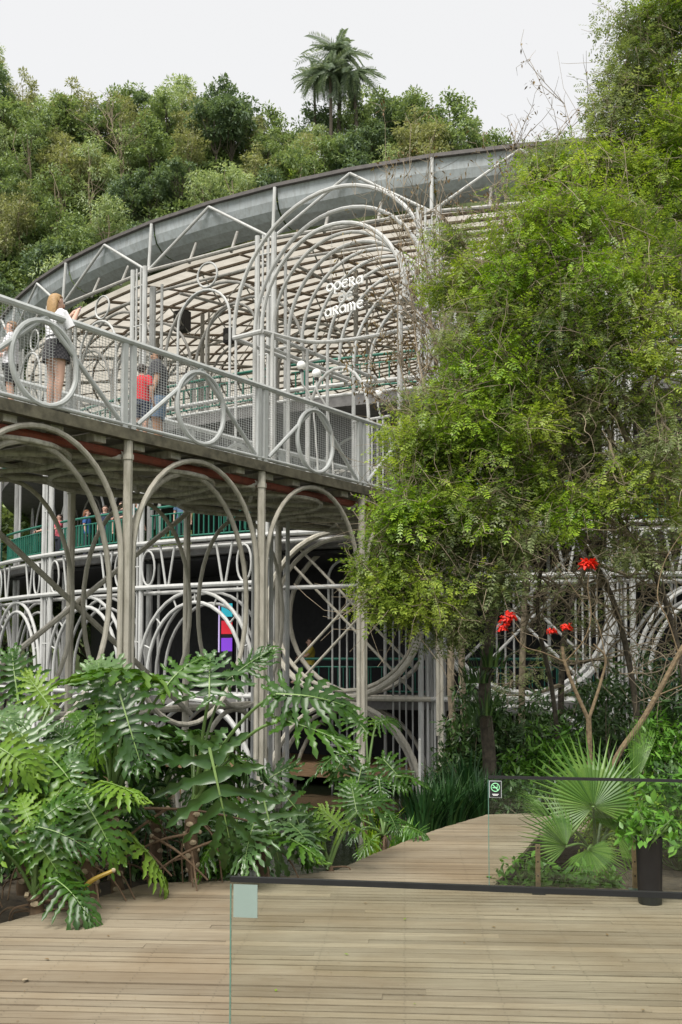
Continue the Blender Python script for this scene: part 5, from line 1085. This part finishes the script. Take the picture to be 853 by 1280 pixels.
# checked cloth for the skirt
m, nt, b = nodes('dark_checked_cloth'); tc = nt.nodes.new('ShaderNodeTexCoord'); ck = nt.nodes.new('ShaderNodeTexChecker'); ck.inputs['Scale'].default_value = 34; nt.links.new(tc.outputs['Object'], ck.inputs[0]); ck.inputs[1].default_value = (.02, .02, .024, 1); ck.inputs[2].default_value = (.075, .07, .075, 1); nt.links.new(ck.outputs[0], b.inputs[0]); b.inputs['Roughness'].default_value = .9; M['check'] = m
heading = math.atan2(d_.y, d_.x)-PI/2
REST = (((-.135, -.01, .66), (-.14, .03, .53)), ((.135, -.01, .66), (.14, .03, .53)))
def on_bridge(px, w):
    u = (px-426.5)/FPX; n_ = N0-p_*w; s = (u*n_.y-n_.x)/(d_.x-u*d_.y); return NB(s, w, ZD-.033)
HOLD = (((-.12, .06, .70), (-.045, .16, .86)), ((.12, .06, .70), (.045, .16, .86)))
wmn = person('blonde woman in white shirt and dark checked skirt photographing at the bridge railing', on_bridge(64, .20)+Z*.05, heading-.15, 1.79, SK, BL, tintmat('white_shirt', (.80, .80, .82)), M['check'], HOLD, 'stand', 'long', 'skirt', .95)
belt = MB().loft([[Vector((rx*math.cos(2*PI*q/18), .004*1.66+ry*math.sin(2*PI*q/18), z)) for q in range(18)] for z, rx, ry in ((1.10, .172, .139), (1.13, .172, .139))], False); o = link(bpy.data.objects.new('belt', belt.mesh('belt', M['black']))); o.parent = wmn
ph = thing('phone', 'purple phone held up by the blonde woman on the bridge', 'phone', (0, 0, 0)); fw = Vector((-math.sin(heading-.15), math.cos(heading-.15), 0)); rgt = Vector((fw.y, -fw.x, 0)); c = Vector(wmn.location)+fw*.345+Z*1.62; ph.location = c
MB().box(c, (.15, .010, .075), rgt).build('case', tintmat('purple_case', (.16, .08, .28), .4), ph, False); MB().box(c-fw*.0065, (.138, .003, .066), rgt).build('screen', M['black'], ph, False)
person('small boy in white t-shirt standing beside the blonde woman on the bridge', on_bridge(7, .55)+Z*.02, heading+PI*.80, 1.34, SK, LB, tintmat('white_tee', (.66, .66, .70)), M['black'], (((-.12, .03, .66), (-.06, .15, .62)), ((.12, .03, .66), (.06, .15, .62))), 'stand', 'short', 'shorts', .55)
person('stout man in dark grey t-shirt and blue denim shorts on the bridge', on_bridge(194, .7), heading+PI*.72, 1.76, SK2, DKH, tintmat('charcoal_tee', (.045, .045, .052)), tintmat('denim', (.16, .25, .38)), REST, 'stand', 'short', 'shorts', .6, None, 1.2)
person('child in red t-shirt beside the man in dark grey on the bridge', on_bridge(174, .4), heading+.35, 1.28, SK, DKH, tintmat('red_tee', (.55, .02, .03)), tintmat('navy_shorts', (.02, .03, .06)), REST, 'stand', 'short', 'shorts', .6)
def on_balcony(px, R, z):
    lo, hi = 5, 70
    for _ in range(40):
        mid = (lo+hi)/2
        if proj(BP(mid, R, z))[0] > px: lo = mid
        else: hi = mid
    return BP(lo, R, z), lo
LEAN = (((-.12, .07, .68), (-.03, .17, .655)), ((.12, .07, .68), (.03, .17, .655)))
for px, R, H, hr_, top_, fc, lb, hl, arms in ((57, 25.75, 1.66, DKH, 'black_top', .2, 'person in black top leaning on the green balcony rail', 'short', LEAN), (74, 25.7, 1.62, DKH, 'pink_top', .3, 'dark haired person in pink top at the green balcony rail', 'long', LEAN), (108, 25.4, 1.66, RH, 'blue_top', 2.6, 'person with long auburn hair in blue top behind the green balustrade', 'long', REST),
        (131, 25.3, 1.72, DKH, 'navy_top', 1.2, 'person in navy top standing behind the green balustrade', 'short', REST), (152, 25.5, 1.7, DKH, 'dark_top', .4, 'person in dark top by the balustrade behind the bridge post', 'short', LEAN), (172, 25.3, 1.7, LB, 'teal_top', 2.0, 'person in teal top behind the green balustrade beside the white column', 'short', REST), (228, 25.2, 1.74, DKH, 'denim_top', 1.0, 'person in denim blue shirt on the balcony under the bridge', 'short', REST)):
    q, phi = on_balcony(px, R, ZF2); c_ = dict(black_top=(.02, .02, .022), pink_top=(.62, .12, .16), blue_top=(.03, .10, .30), navy_top=(.02, .03, .07), dark_top=(.03, .03, .03), teal_top=(.03, .20, .18), denim_top=(.10, .17, .28))[top_]
    person(lb, q-Z*.06, math.atan2(rad(phi).y, rad(phi).x)-PI/2+fc-.3, H, SK, hr_, tintmat(top_, c_), tintmat('dark_trousers', (.03, .035, .05)), arms, 'stand', hl, 'trousers', .6, 'people on the opera house balcony')
q, phi = on_balcony(388, 24.2, ZF1)
st = thing('stool', 'dark stool inside the lower hall under the seated person', 'stool', q-Z*.05)
MB().loft([[q+V(.19*math.cos(a), .19*math.sin(a), z) for a in [2*PI*k/18 for k in range(18)]] for z in (.66, .70)]).build('seat', M['black'], st)
for k in range(4): MB().tube([q+V(.13*math.cos(k*PI/2+.7), .13*math.sin(k*PI/2+.7), .66), q+V(.2*math.cos(k*PI/2+.7), .2*math.sin(k*PI/2+.7), -.05)], .015, 6).build('leg', M['black'], st)
person('seated person in yellow top inside the dark lower hall', q+V(0, 0, -.05), math.atan2(rad(phi).y, rad(phi).x)-PI/2-.9, 1.68, SK, DKH, tintmat('yellow_top', (.45, .36, .05)), tintmat('dark_jeans', (.02, .025, .04)), LEAN, 'sit', 'short', 'trousers', .6)
